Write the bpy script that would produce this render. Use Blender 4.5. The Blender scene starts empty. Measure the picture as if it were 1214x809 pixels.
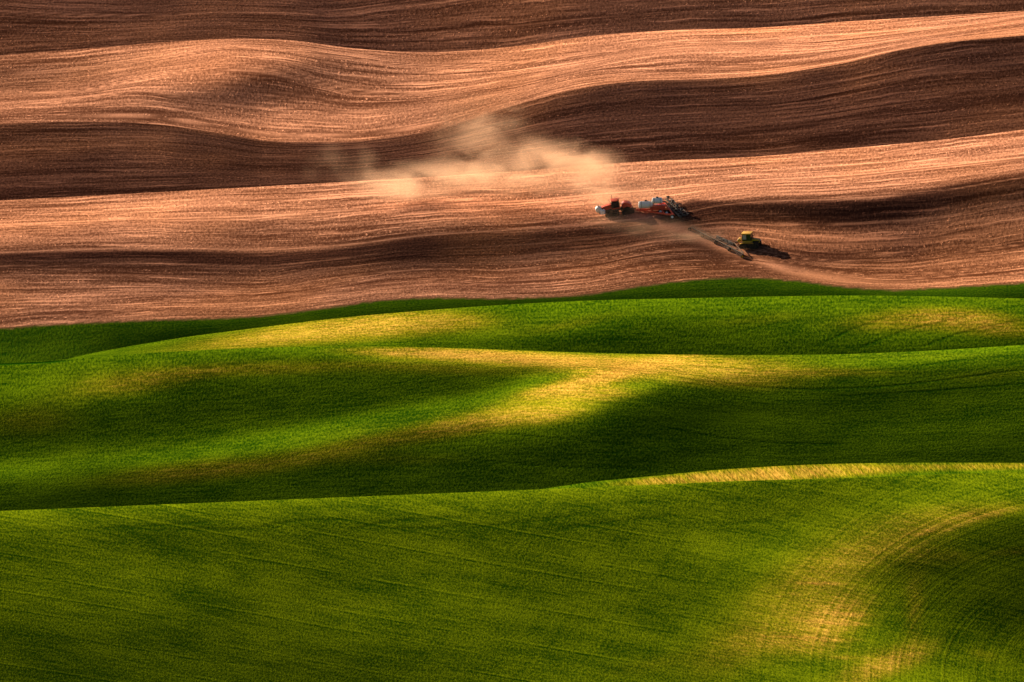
import bpy, bmesh, math, random
import numpy as np
from mathutils import Vector, Matrix
R = math.radians
random.seed(4); rng = np.random.default_rng(4)
scene = bpy.context.scene
col = scene.collection

# ------------------------------------------------------------------ camera and sun
TAN = 0.04673                       # half the horizontal field: a long telephoto from a butte
PITCH = R(9.0)
CAMZ = 380.0
CP, SP = math.cos(PITCH), math.sin(PITCH)
SUN_EL, SUN_BACK = R(21.0), R(50.0)  # low sun, behind the hills and to the left
LV = np.array([-math.sin(SUN_BACK)*math.cos(SUN_EL), math.cos(SUN_BACK)*math.cos(SUN_EL), math.sin(SUN_EL)])

cam_d = bpy.data.cameras.new('camera'); cam = bpy.data.objects.new('camera', cam_d); col.objects.link(cam)
cam.location = (0, 0, CAMZ); cam.rotation_euler = (math.pi/2 - PITCH, 0, 0)
cam_d.sensor_width = 36; cam_d.lens = 18/TAN; cam_d.clip_start = 5; cam_d.clip_end = 40000
scene.camera = cam
sun_d = bpy.data.lights.new('sun', 'SUN'); sun = bpy.data.objects.new('sun', sun_d); col.objects.link(sun)
sun_d.energy = 5.0; sun_d.angle = R(0.5); sun_d.color = (1, .81, .58)
sun.rotation_euler = Vector(LV).to_track_quat('Z', 'Y').to_euler()
w = bpy.data.worlds.new('World'); scene.world = w; w.use_nodes = True
bgn = w.node_tree.nodes['Background']
sky = w.node_tree.nodes.new('ShaderNodeTexSky'); sky.sky_type = 'NISHITA'; sky.sun_disc = False
sky.sun_elevation = SUN_EL; sky.sun_rotation = math.atan2(LV[0], LV[1]) 
w.node_tree.links.new(sky.outputs[0], bgn.inputs[0]); bgn.inputs[1].default_value = 0.05; sky.air_density = .2; sky.dust_density = 1.0; sky.ozone_density = .3
vs = scene.view_settings
vs.view_transform = 'Standard'; vs.look = 'None'; vs.gamma = 1; vs.exposure = 1.6
scene.cycles.volume_bounces = 2

# ------------------------------------------------------------------ the lie of the land
def ray(u, v):                      # direction of sight towards a spot, per metre of horizontal distance
    xn = (u-607)/607*TAN; yn = (404.5-v)/607*TAN
    d = CP + yn*SP
    return xn/d, (-SP + yn*CP)/d
def curve(pts):
    pts = np.array(pts, float)
    x, y = pts[:, 0], pts[:, 1]
    n = len(x); d = np.diff(y)/np.diff(x); m = np.empty(n)
    m[1:-1] = (d[:-1]*np.diff(x)[1:] + d[1:]*np.diff(x)[:-1])/(x[2:]-x[:-2]); m[0] = d[0]; m[-1] = d[-1]
    def f(q):
        q = np.asarray(q, float); qc = np.clip(q, x[0], x[-1])
        i = np.clip(np.searchsorted(x, qc)-1, 0, n-2); h = x[i+1]-x[i]; t = (qc-x[i])/h
        r = (2*t**3-3*t**2+1)*y[i] + (t**3-2*t*t+t)*h*m[i] + (3*t*t-2*t**3)*y[i+1] + (t**3-t*t)*h*m[i+1]
        e = 220.0                   # beyond the ends the line levels out
        r = r + np.where(q < x[0], -m[0]*e*np.tanh((x[0]-q)/e), 0) + np.where(q > x[-1], m[-1]*e*np.tanh((q-x[-1])/e), 0)
        return r
    return f
C0 = curve([(0,606),(200,598),(400,590),(600,582),(700,578),(800,574),(850,571.5),(1000,567),(1100,563),(1214,559)])
C1 = curve([(0,616),(300,604),(500,592),(600,585),(650,579),(690,573),(760,566),(850,557.5),(950,551.5),(1060,549),(1214,549)])
C2 = curve([(0,431),(75,426.5),(130,422),(217,416.5),(330,412),(455,411),(600,415),(700,418.5),(850,421),(1000,420),(1100,416),(1214,409)])
C3 = curve([(0,442),(60,431),(100,421),(150,411.5),(200,403),(300,389.5),(400,377.5),(500,368.5),(600,361.5),(700,356.5),(800,354),(900,352),(1000,350.5),(1100,351.5),(1214,354)])
BD = curve([(0,390),(100,383.5),(200,379.5),(300,376),(400,364),(450,357),(500,354),(600,354.5),(700,349),(760,340),(820,332.5),(880,329.5),(940,333),(1000,340.5),(1060,344),(1110,342),(1214,336)])
C4 = curve([(0,238),(150,230),(300,222),(430,214.5),(600,204),(757,192),(907,185),(1007,176),(1107,167),(1214,154)])
C5 = curve([(0,147),(100,145),(200,149),(260,158),(310,166),(370,169),(430,167),(500,157),(607,126),(650,114),(700,103),(760,96),(830,94),(900,90),(960,82),(1000,75),(1060,61),(1120,51),(1214,42)])
C6 = curve([(0,66),(100,58),(200,50),(290,46),(350,48.5),(420,57.5),(500,62),(560,60),(620,54),(700,43),(800,36),(900,33),(1000,26),(1100,20),(1214,13)])
C7 = curve([(0,-60),(1214,-80)])
# distance (m, less 1800) of each hill's surface, row by row from its foot to its crest, on a coarse net of control points
HEIGHTS = [
 (13, 26, [73.4,73.0,72.7,72.5,72.5,72.4,72.3,72.0,71.6,71.2,70.9,71.3,72.3,72.6,70.4,68.0,69.5,71.6,67.9,56.8,46.1,49.6,59.8,67.2,73.5,81.7,80.5,80.2,80.0,80.0,80.1,80.2,80.2,80.0,79.7,79.6,80.2,81.6,82.7,82.5,81.6,82.7,85.4,84.6,78.8,70.2,65.0,72.8,82.4,87.6,91.3,95.5,87.5,87.3,87.3,87.4,87.6,87.9,88.1,88.1,87.9,88.2,89.6,91.6,93.0,93.8,94.4,98.5,101.3,96.8,89.6,84.6,86.3,96.1,103.3,106.7,108.3,108.6,94.4,94.3,94.4,94.6,94.9,95.4,95.8,95.9,96.0,96.8,99.3,102.1,104.5,107.8,111.3,115.8,116.5,108.4,100.1,99.8,106.0,113.8,117.2,118.8,119.6,118.7,101.2,101.2,101.3,101.6,102.1,102.7,103.1,103.3,104.0,106.8,111.4,114.4,117.7,122.0,126.9,130.2,128.1,118.7,110.9,112.6,118.7,124.2,126.2,126.8,126.6,125.8,108.1,108.1,108.3,108.7,109.4,110.2,110.9,111.8,113.5,118.3,124.9,127.9,130.8,135.3,139.3,139.1,134.2,124.9,120.1,123.7,129.9,133.4,133.9,134.0,133.2,131.2,115.0,115.1,115.4,116.0,116.8,117.9,119.4,121.1,124.0,129.6,135.3,138.9,142.4,146.7,148.3,145.0,139.2,130.5,127.1,134.5,139.1,140.6,140.5,140.3,138.7,135.7,121.6,122.0,122.4,123.1,124.0,125.6,127.6,130.3,134.4,140.3,145.2,148.7,152.7,155.8,154.4,150.1,146.4,143.1,140.6,143.8,146.1,146.2,146.3,145.6,143.0,139.6,128.0,128.5,129.0,129.8,131.0,132.8,135.1,138.2,143.5,149.0,153.4,157.5,161.5,162.2,158.7,155.3,153.3,153.9,155.3,152.1,151.7,152.6,153.0,151.3,147.7,143.5,134.3,134.8,135.5,136.6,138.1,139.8,142.2,145.6,151.5,156.8,161.1,166.1,168.8,166.9,163.0,160.1,159.5,161.6,167.8,166.8,163.0,162.3,162.2,159.3,153.9,148.2,140.4,141.1,142.1,143.5,145.5,147.6,150.0,154.5,160.3,165.4,170.4,175.0,175.2,171.3,167.7,164.7,166.0,170.2,178.4,180.9,176.8,174.1,172.3,167.8,161.0,153.8,146.5,147.3,148.5,150.3,152.6,155.0,158.1,163.4,169.1,174.2,179.5,182.4,180.2,175.8,172.2,169.1,170.6,176.5,187.0,193.0,190.8,186.8,182.6,176.5,168.4,159.8,152.6,153.5,155.0,157.1,159.5,162.1,165.8,171.7,177.4,182.9,187.8,188.7,184.8,180.4,176.8,173.9,174.1,180.5,193.9,203.8,204.5,199.7,193.1,185.1,175.8,166.0]),
 (5, 22, [197.7,197.2,197.8,199.7,202.1,205.6,210.7,216.5,221.4,224.3,224.6,224.4,211.7,194.9,189.7,196.3,205.8,212.4,216.5,215.3,209.2,201.1,202.4,202.9,204.0,206.2,209.1,213.4,219.0,224.8,229.1,231.2,231.3,238.1,240.2,234.7,233.6,236.9,238.8,237.2,236.2,231.5,223.0,213.3,206.8,208.3,209.8,212.3,216.0,221.0,226.9,232.3,236.0,237.6,238.9,252.1,269.1,275.7,278.3,277.5,271.5,262.1,255.6,247.5,236.8,225.6,210.7,212.0,213.7,216.3,220.7,226.4,232.2,237.2,240.8,241.7,246.3,268.2,298.5,316.7,322.6,317.6,304.2,287.9,275.4,263.4,250.6,238.0,214.3,214.8,216.1,218.7,222.0,227.0,232.8,238.2,242.2,242.9,252.9,284.6,326.9,356.4,365.9,357.2,337.0,314.3,295.4,279.4,264.6,250.4]),
 (27, 38, [278.3,279.2,280.2,281.3,282.6,284.5,286.8,289.3,291.4,294.7,299.3,302.2,303.5,304.7,306.2,307.4,309.6,313.8,320.6,331.5,348.9,360.7,364.7,364.4,363.8,363.7,363.3,362.5,361.6,361.1,361.0,360.9,360.7,360.2,359.0,357.0,355.2,354.1,281.1,282.0,283.0,284.2,285.6,287.7,290.2,292.5,294.7,298.5,303.0,305.3,306.4,307.7,309.1,310.5,313.1,318.1,325.7,338.2,355.1,364.5,366.7,366.2,365.7,365.6,365.1,364.3,363.5,363.3,363.2,363.1,362.8,362.2,360.8,358.7,357.1,356.5,283.8,284.8,285.8,287.0,288.6,290.8,293.4,295.4,298.0,302.4,306.5,308.2,309.3,310.7,312.0,313.6,316.8,322.5,331.2,345.1,360.6,367.7,368.6,367.9,367.6,367.5,366.9,366.1,365.5,365.4,365.3,365.2,365.0,364.2,362.5,360.5,359.2,358.7,286.5,287.6,288.6,289.9,291.7,294.1,296.6,298.5,301.4,306.1,309.7,311.1,312.3,313.7,314.9,316.8,320.8,327.2,337.2,351.8,365.4,370.3,370.3,369.7,369.5,369.3,368.7,367.9,367.5,367.4,367.3,367.3,367.1,366.0,364.1,362.3,361.3,360.3,289.4,290.4,291.5,292.9,294.9,297.5,299.8,301.6,305.2,309.8,312.7,313.9,315.2,316.5,317.7,320.2,324.9,332.1,343.5,358.1,369.5,372.4,371.9,371.5,371.4,371.1,370.5,369.8,369.5,369.5,369.4,369.4,369.0,367.7,365.8,364.2,363.3,361.8,292.6,293.4,294.6,296.2,298.5,301.1,303.2,305.6,309.8,313.4,315.6,316.7,318.2,319.2,320.6,323.7,329.2,337.5,349.9,363.8,372.8,374.4,373.5,373.2,373.2,372.8,372.3,371.8,371.6,371.4,371.4,371.5,370.9,369.4,367.5,366.2,365.2,363.3,296.8,297.5,298.8,301.0,303.8,306.9,311.3,314.7,315.2,317.9,319.5,320.2,321.1,322.0,323.8,327.4,333.7,343.3,356.3,368.9,375.7,376.1,375.2,375.0,374.9,374.5,374.1,373.8,373.6,373.5,373.4,373.5,372.8,371.1,369.3,368.2,367.0,365.0,301.8,303.5,305.4,307.9,310.8,314.2,317.3,318.7,319.9,323.7,327.0,329.3,327.9,325.3,327.5,331.6,338.7,349.8,362.6,373.5,378.1,377.7,376.8,376.7,376.6,376.2,376.0,375.8,375.7,375.6,375.6,375.6,374.6,372.8,371.2,370.1,368.7,366.9,306.3,308.3,310.3,312.8,315.5,318.6,320.7,321.5,323.8,328.1,331.3,333.7,337.5,339.5,334.0,335.4,344.7,356.3,369.2,377.6,380.2,379.2,378.4,378.4,378.3,377.9,377.8,377.7,377.7,377.7,377.6,377.5,376.3,374.6,373.2,372.0,370.4,368.7,309.9,311.8,313.8,316.3,318.9,321.9,323.2,324.2,327.2,331.7,334.7,337.8,342.1,347.7,353.0,348.1,349.6,364.6,376.5,381.4,382.2,380.7,380.0,380.0,379.9,379.6,379.5,379.5,379.6,379.7,379.6,379.4,378.0,376.3,375.0,373.8,372.1,370.5,312.8,314.7,316.8,319.3,322.0,324.6,325.5,326.8,330.4,334.8,337.8,341.3,346.7,352.1,360.1,369.1,370.0,371.2,383.2,386.6,384.1,382.2,381.5,381.6,381.5,381.2,381.1,381.2,381.4,381.6,381.5,381.1,379.6,378.1,376.8,375.4,373.8,372.2,315.4,317.3,319.6,322.1,324.8,327.1,327.6,329.4,333.5,337.6,340.5,344.8,350.4,356.6,365.4,379.0,396.9,398.0,400.2,397.2,385.8,383.7,383.1,383.1,383.0,382.7,382.7,382.9,383.1,383.4,383.3,382.8,381.1,379.8,378.5,377.0,375.4,373.8,317.9,319.9,322.2,324.7,327.5,329.2,329.7,332.2,336.4,340.2,343.4,348.2,354.0,360.6,371.2,386.3,409.8,425.1,426.3,411.8,387.9,385.3,384.6,384.6,384.5,384.3,384.2,384.5,384.8,385.1,385.0,384.3,382.7,381.4,380.0,378.6,377.0,375.3,320.3,322.4,324.7,327.4,329.9,331.3,332.0,335.1,339.3,342.8,346.3,351.5,357.3,364.9,376.8,394.9,417.9,437.2,447.7,430.1,390.5,387.1,386.1,386.2,386.1,385.8,385.7,386.0,386.4,386.7,386.6,385.9,384.2,382.9,381.6,380.2,378.6,376.9,322.8,324.9,327.3,330.0,332.3,333.4,334.4,338.1,342.1,345.4,349.4,354.7,360.8,369.3,383.0,402.8,426.7,443.6,456.7,451.7,401.9,388.3,387.9,387.6,387.6,387.3,387.2,387.5,387.9,388.2,388.1,387.5,385.8,384.5,383.2,381.7,380.2,378.3,325.2,327.4,329.9,332.6,334.7,335.5,337.2,341.5,345.0,348.8,352.9,357.9,364.3,373.9,389.2,410.9,433.6,449.8,459.8,468.9,425.0,390.1,389.7,389.1,389.3,388.8,388.8,389.0,389.4,389.8,389.6,389.0,387.3,386.1,384.7,383.4,381.8,379.4,327.8,330.1,332.7,335.3,337.1,337.9,340.5,345.0,348.4,353.2,356.4,360.9,367.9,378.7,395.7,418.3,440.2,454.4,464.3,476.8,448.0,396.2,391.1,390.9,390.9,390.3,390.3,390.5,391.0,391.3,391.2,390.6,388.9,387.7,386.4,385.1,383.5,380.3,330.5,332.9,335.6,338.1,339.5,340.7,344.1,348.6,352.6,357.8,359.7,364.0,371.8,383.7,402.2,425.4,446.4,458.2,469.4,481.5,467.0,414.9,391.6,393.5,392.5,392.1,391.9,392.1,392.5,392.8,392.7,392.1,390.5,389.5,388.3,387.2,385.2,380.9,333.5,336.0,338.7,340.8,342.0,343.9,347.8,352.5,357.3,361.6,362.9,367.4,375.9,388.9,408.7,432.4,451.8,462.0,474.6,485.0,478.8,438.6,403.6,394.4,395.2,394.1,393.6,393.7,394.0,394.4,394.4,393.7,392.3,391.5,390.6,389.6,386.8,381.3,336.6,339.1,341.7,343.5,344.8,347.3,351.5,356.8,361.6,364.6,366.4,371.4,380.3,394.5,415.3,439.4,457.1,466.1,479.8,488.4,482.6,455.5,425.6,406.9,399.1,396.7,395.8,395.7,395.8,396.3,396.1,395.4,394.4,394.2,393.8,392.6,388.3,381.6,339.9,342.3,344.6,346.2,347.8,350.9,355.3,361.0,365.2,367.4,370.1,375.7,385.2,400.4,422.3,446.5,462.3,470.9,486.8,493.4,482.0,459.3,438.4,421.4,406.8,398.9,399.4,398.0,398.0,398.4,398.0,397.5,397.6,398.6,398.7,396.2,390.0,381.9,343.1,345.3,347.3,348.8,350.8,354.3,359.1,364.8,368.1,370.3,374.0,380.2,390.4,407.0,429.2,454.4,477.2,495.3,509.7,503.3,483.0,461.1,439.6,423.1,409.4,403.4,405.7,403.4,401.5,401.0,400.2,400.7,403.0,405.1,404.8,400.5,392.0,382.8,346.0,347.9,349.8,351.4,353.7,357.6,362.7,368.0,370.8,373.2,377.9,384.7,396.1,413.3,436.7,471.7,506.0,528.8,529.2,505.5,484.3,462.8,441.3,424.7,410.3,413.3,416.8,413.7,408.5,404.7,403.7,406.1,410.3,412.9,411.5,405.2,395.1,384.9,348.4,350.3,352.0,353.7,356.4,360.6,365.8,370.7,373.1,376.1,381.6,389.3,401.7,419.6,450.6,496.8,536.1,551.9,531.7,506.5,486.1,464.2,443.1,425.7,415.6,425.1,430.2,426.6,419.1,413.1,411.4,414.1,418.9,421.0,418.3,410.5,399.6,389.0,350.2,352.0,353.8,355.6,358.5,363.1,368.3,372.7,375.1,378.6,385.2,393.8,406.6,428.4,470.2,522.9,558.2,558.4,532.3,508.5,487.6,465.8,444.7,426.8,424.8,437.8,444.1,440.4,432.3,425.5,422.9,424.5,428.1,429.0,425.1,416.6,405.6,394.9,351.8,353.5,355.3,357.0,359.9,364.5,369.7,374.1,376.5,380.1,387.5,396.3,410.0,438.8,489.1,542.5,569.5,558.3,534.1,510.0,489.1,467.5,446.0,429.3,435.9,450.0,456.9,454.2,446.7,439.9,436.4,436.2,437.6,436.8,432.0,423.4,412.8,402.1,353.5,355.2,357.0,358.9,361.8,366.2,371.6,376.1,378.6,381.3,387.5,397.0,415.2,452.1,506.1,555.4,574.9,561.3,535.9,511.6,490.8,468.8,447.4,436.7,446.1,460.6,468.5,467.6,461.4,454.7,450.2,448.1,447.1,444.6,439.0,430.6,420.4,409.9]),
 (8, 24, [387.8,405.7,422.3,434.1,443.7,455.5,457.6,454.6,481.3,535.5,573.5,571.0,561.4,554.4,546.9,539.4,531.6,523.8,516.5,510.5,505.4,500.1,494.6,489.4,390.7,408.8,425.4,437.0,447.1,461.6,476.4,486.2,518.3,565.5,582.9,573.1,564.8,557.3,549.9,542.4,534.7,526.9,519.6,513.7,508.7,503.3,497.7,493.1,393.7,411.7,428.5,439.8,450.7,466.5,493.8,524.0,560.1,588.7,585.6,575.7,567.6,560.2,552.9,545.3,537.6,529.7,522.4,516.6,511.7,506.1,500.6,497.0,396.5,414.8,431.4,442.9,453.4,473.4,514.2,560.0,594.5,602.2,587.6,580.1,570.7,563.3,555.9,548.8,541.9,534.4,526.4,520.5,515.5,509.5,504.8,501.6,399.1,417.8,434.4,446.0,456.1,482.4,536.5,590.9,619.8,612.3,589.9,586.0,577.8,566.4,559.2,553.5,550.2,543.0,533.0,526.1,520.2,514.3,510.1,506.6,401.9,420.8,437.3,449.0,458.8,491.9,556.8,616.4,639.4,624.0,598.5,591.2,582.7,570.4,565.8,563.0,559.3,550.1,538.3,530.9,524.2,518.7,514.9,511.2,404.8,423.9,440.2,452.2,461.5,496.0,569.4,633.9,654.5,636.9,609.2,593.8,585.8,580.2,579.3,574.2,564.8,552.8,540.9,533.8,527.0,521.5,517.8,514.7,408.1,426.8,443.3,455.0,464.8,501.2,575.9,642.3,665.2,649.7,620.6,598.0,588.9,589.1,590.2,583.5,569.9,555.8,544.4,536.9,530.2,524.8,520.8,517.7]),
 (18, 28, [468.1,477.0,485.4,493.5,504.7,527.1,568.2,624.6,661.3,672.9,672.9,669.7,665.9,662.0,658.1,655.2,651.8,646.9,641.6,634.5,625.3,614.9,611.9,611.5,608.0,603.3,600.6,599.9,482.2,493.2,504.1,515.8,531.2,557.6,596.4,644.5,671.9,678.2,676.6,673.0,669.4,665.6,662.2,659.3,655.0,650.2,644.8,638.1,627.8,618.9,618.4,615.8,611.3,607.7,606.6,607.2,496.3,509.3,522.6,537.7,557.2,587.1,623.5,660.3,679.2,682.1,679.6,676.0,672.1,668.5,665.8,662.7,657.9,652.9,647.5,640.2,631.6,624.4,623.5,620.3,615.9,613.8,613.8,614.7,510.2,525.1,540.7,559.0,581.2,610.1,643.3,673.6,687.8,688.2,684.9,680.7,677.0,674.9,672.6,668.2,662.0,657.4,652.7,646.7,644.3,641.5,637.5,631.6,627.2,625.4,624.0,622.5,524.6,541.0,558.8,579.9,604.6,632.7,664.3,690.4,698.3,694.7,690.7,686.1,683.5,681.1,678.8,674.5,668.9,664.3,657.4,652.7,655.1,654.1,650.1,643.9,639.6,637.0,633.9,629.9,539.8,558.5,578.6,602.1,629.1,658.6,686.7,703.2,702.8,698.7,694.5,689.8,687.1,684.7,682.3,678.3,673.3,668.8,662.4,661.0,662.7,659.1,654.9,651.7,648.4,644.9,640.8,635.9,556.3,577.6,600.1,625.3,653.1,681.5,702.4,709.4,706.3,702.0,697.6,692.8,690.2,687.8,685.6,681.9,678.4,674.5,670.5,670.5,667.8,663.8,660.2,657.7,654.3,650.2,645.5,640.5,573.9,597.3,621.7,647.7,674.4,699.2,712.2,713.4,709.2,704.8,700.6,695.7,693.2,690.9,688.3,686.2,684.5,679.6,676.6,674.2,671.1,668.2,665.0,662.4,658.4,654.0,649.1,644.0,592.6,616.8,642.2,667.6,691.6,710.9,717.2,716.1,711.8,708.5,704.7,699.0,696.4,693.8,691.8,693.1,689.5,682.5,679.6,676.9,674.3,671.4,668.6,665.5,661.4,656.9,652.2,646.7,612.9,636.1,660.8,684.7,705.1,717.9,721.3,719.4,716.7,712.9,708.6,703.2,700.2,697.2,699.2,700.8,693.1,684.9,682.5,680.3,676.9,674.5,671.4,668.7,664.6,660.7,655.5,648.7,635.2,656.4,679.1,700.8,718.3,727.2,727.2,725.3,721.5,715.8,712.1,708.3,705.4,704.8,708.4,706.6,697.4,688.1,688.5,688.8,683.7,678.3,674.5,673.7,670.6,666.7,659.5,650.8,659.4,678.5,698.5,717.5,732.4,738.7,735.3,732.1,726.6,720.2,717.7,715.1,713.5,714.6,715.6,711.5,707.3,702.4,702.8,702.4,695.8,687.7,681.5,681.1,678.8,673.6,664.1,653.4,684.8,701.5,718.4,734.2,746.5,751.5,746.5,742.0,735.6,728.8,725.2,722.8,722.3,723.0,721.1,718.1,719.9,719.9,719.3,716.7,709.3,700.2,691.8,690.1,687.4,680.5,669.2,656.9,711.0,724.6,737.8,749.8,759.0,762.3,757.4,752.4,745.6,738.1,732.2,729.5,729.3,729.2,727.1,728.0,734.5,737.9,736.8,731.9,723.5,713.4,703.7,700.1,695.9,687.3,674.6,661.1,737.3,747.1,756.2,763.7,768.6,769.2,765.1,760.3,753.2,744.8,737.2,734.4,734.3,734.0,734.2,740.1,750.4,756.2,754.9,748.3,738.2,727.0,716.4,710.6,704.4,694.1,680.3,666.0,763.4,768.9,773.3,775.6,775.2,772.2,768.8,763.8,756.7,748.1,740.3,737.6,737.6,737.9,741.2,752.3,766.4,774.4,773.3,765.3,753.7,741.1,729.6,721.3,712.7,701.0,686.4,671.3,789.3,790.2,789.6,786.2,780.4,774.8,771.9,766.7,759.8,751.2,743.5,740.6,740.7,740.6,746.5,763.1,781.5,791.9,791.5,782.6,769.5,755.6,742.8,732.1,721.1,707.8,692.7,677.0,814.9,811.4,805.5,796.5,785.8,778.2,775.2,770.2,763.2,754.5,746.7,743.8,744.0,743.7,752.2,773.5,795.9,808.9,809.4,800.0,785.6,770.3,756.1,742.9,729.4,714.8,699.0,682.9]),
 (11, 26, [841.2,833.6,826.4,819.9,813.8,807.8,802.9,801.3,802.6,806.6,813.3,821.0,827.3,832.1,835.9,838.6,840.9,843.7,845.5,846.7,847.9,845.7,840.1,834.7,832.2,832.4,844.7,837.2,830.0,823.6,817.6,811.7,807.6,807.0,808.4,812.0,818.9,827.2,834.4,839.7,843.6,845.9,847.7,850.6,852.9,853.6,855.3,855.4,853.2,852.4,854.8,859.1,847.7,840.2,833.3,827.0,821.0,815.4,812.5,812.9,814.2,817.4,824.4,832.7,840.9,846.8,850.8,852.5,854.0,857.1,860.0,860.9,862.2,864.7,867.2,871.7,878.4,885.1,850.4,843.2,836.5,830.4,824.4,819.4,817.6,818.7,819.8,822.5,829.4,837.9,846.8,853.1,857.5,859.2,860.6,863.6,866.7,867.7,869.8,874.1,879.1,886.6,896.1,905.3,852.9,846.1,839.8,833.6,827.8,823.5,822.7,824.4,825.1,827.3,834.1,842.7,852.0,858.5,863.2,865.2,866.7,869.5,872.6,873.9,876.7,882.4,888.8,897.3,907.9,919.0,855.5,849.0,843.0,836.7,830.9,827.6,827.7,829.8,830.2,831.7,838.3,846.9,856.4,863.2,868.5,870.4,871.9,874.7,877.8,879.5,883.3,890.1,897.5,906.7,917.6,929.2,858.0,852.0,846.1,839.7,833.8,831.8,832.5,834.7,834.7,835.7,842.0,850.6,860.1,867.5,873.0,874.9,876.6,879.1,882.3,884.8,889.5,897.0,905.0,914.9,926.1,937.7,860.4,854.9,849.0,842.7,836.5,835.2,836.5,838.7,838.7,838.8,845.1,853.5,863.2,871.2,876.9,879.0,880.4,882.8,886.2,889.6,895.0,902.8,911.4,921.7,933.2,945.0,862.9,857.8,851.8,845.7,839.2,838.1,839.4,841.7,841.6,841.5,847.7,856.0,865.9,874.0,879.8,882.0,883.3,885.6,889.1,893.3,899.4,906.9,916.6,927.3,939.1,950.8,865.9,860.6,854.8,848.3,842.7,839.7,842.0,843.8,844.6,843.6,849.8,857.9,867.9,876.1,882.1,884.6,885.4,887.9,891.3,896.3,901.9,910.2,919.2,930.2,942.2,954.4,869.1,863.6,857.8,851.6,845.6,839.2,840.3,843.2,845.8,844.6,848.4,856.9,866.8,875.0,881.0,883.6,884.3,886.7,890.2,895.2,901.4,912.4,922.3,932.8,944.5,956.7]),
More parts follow.
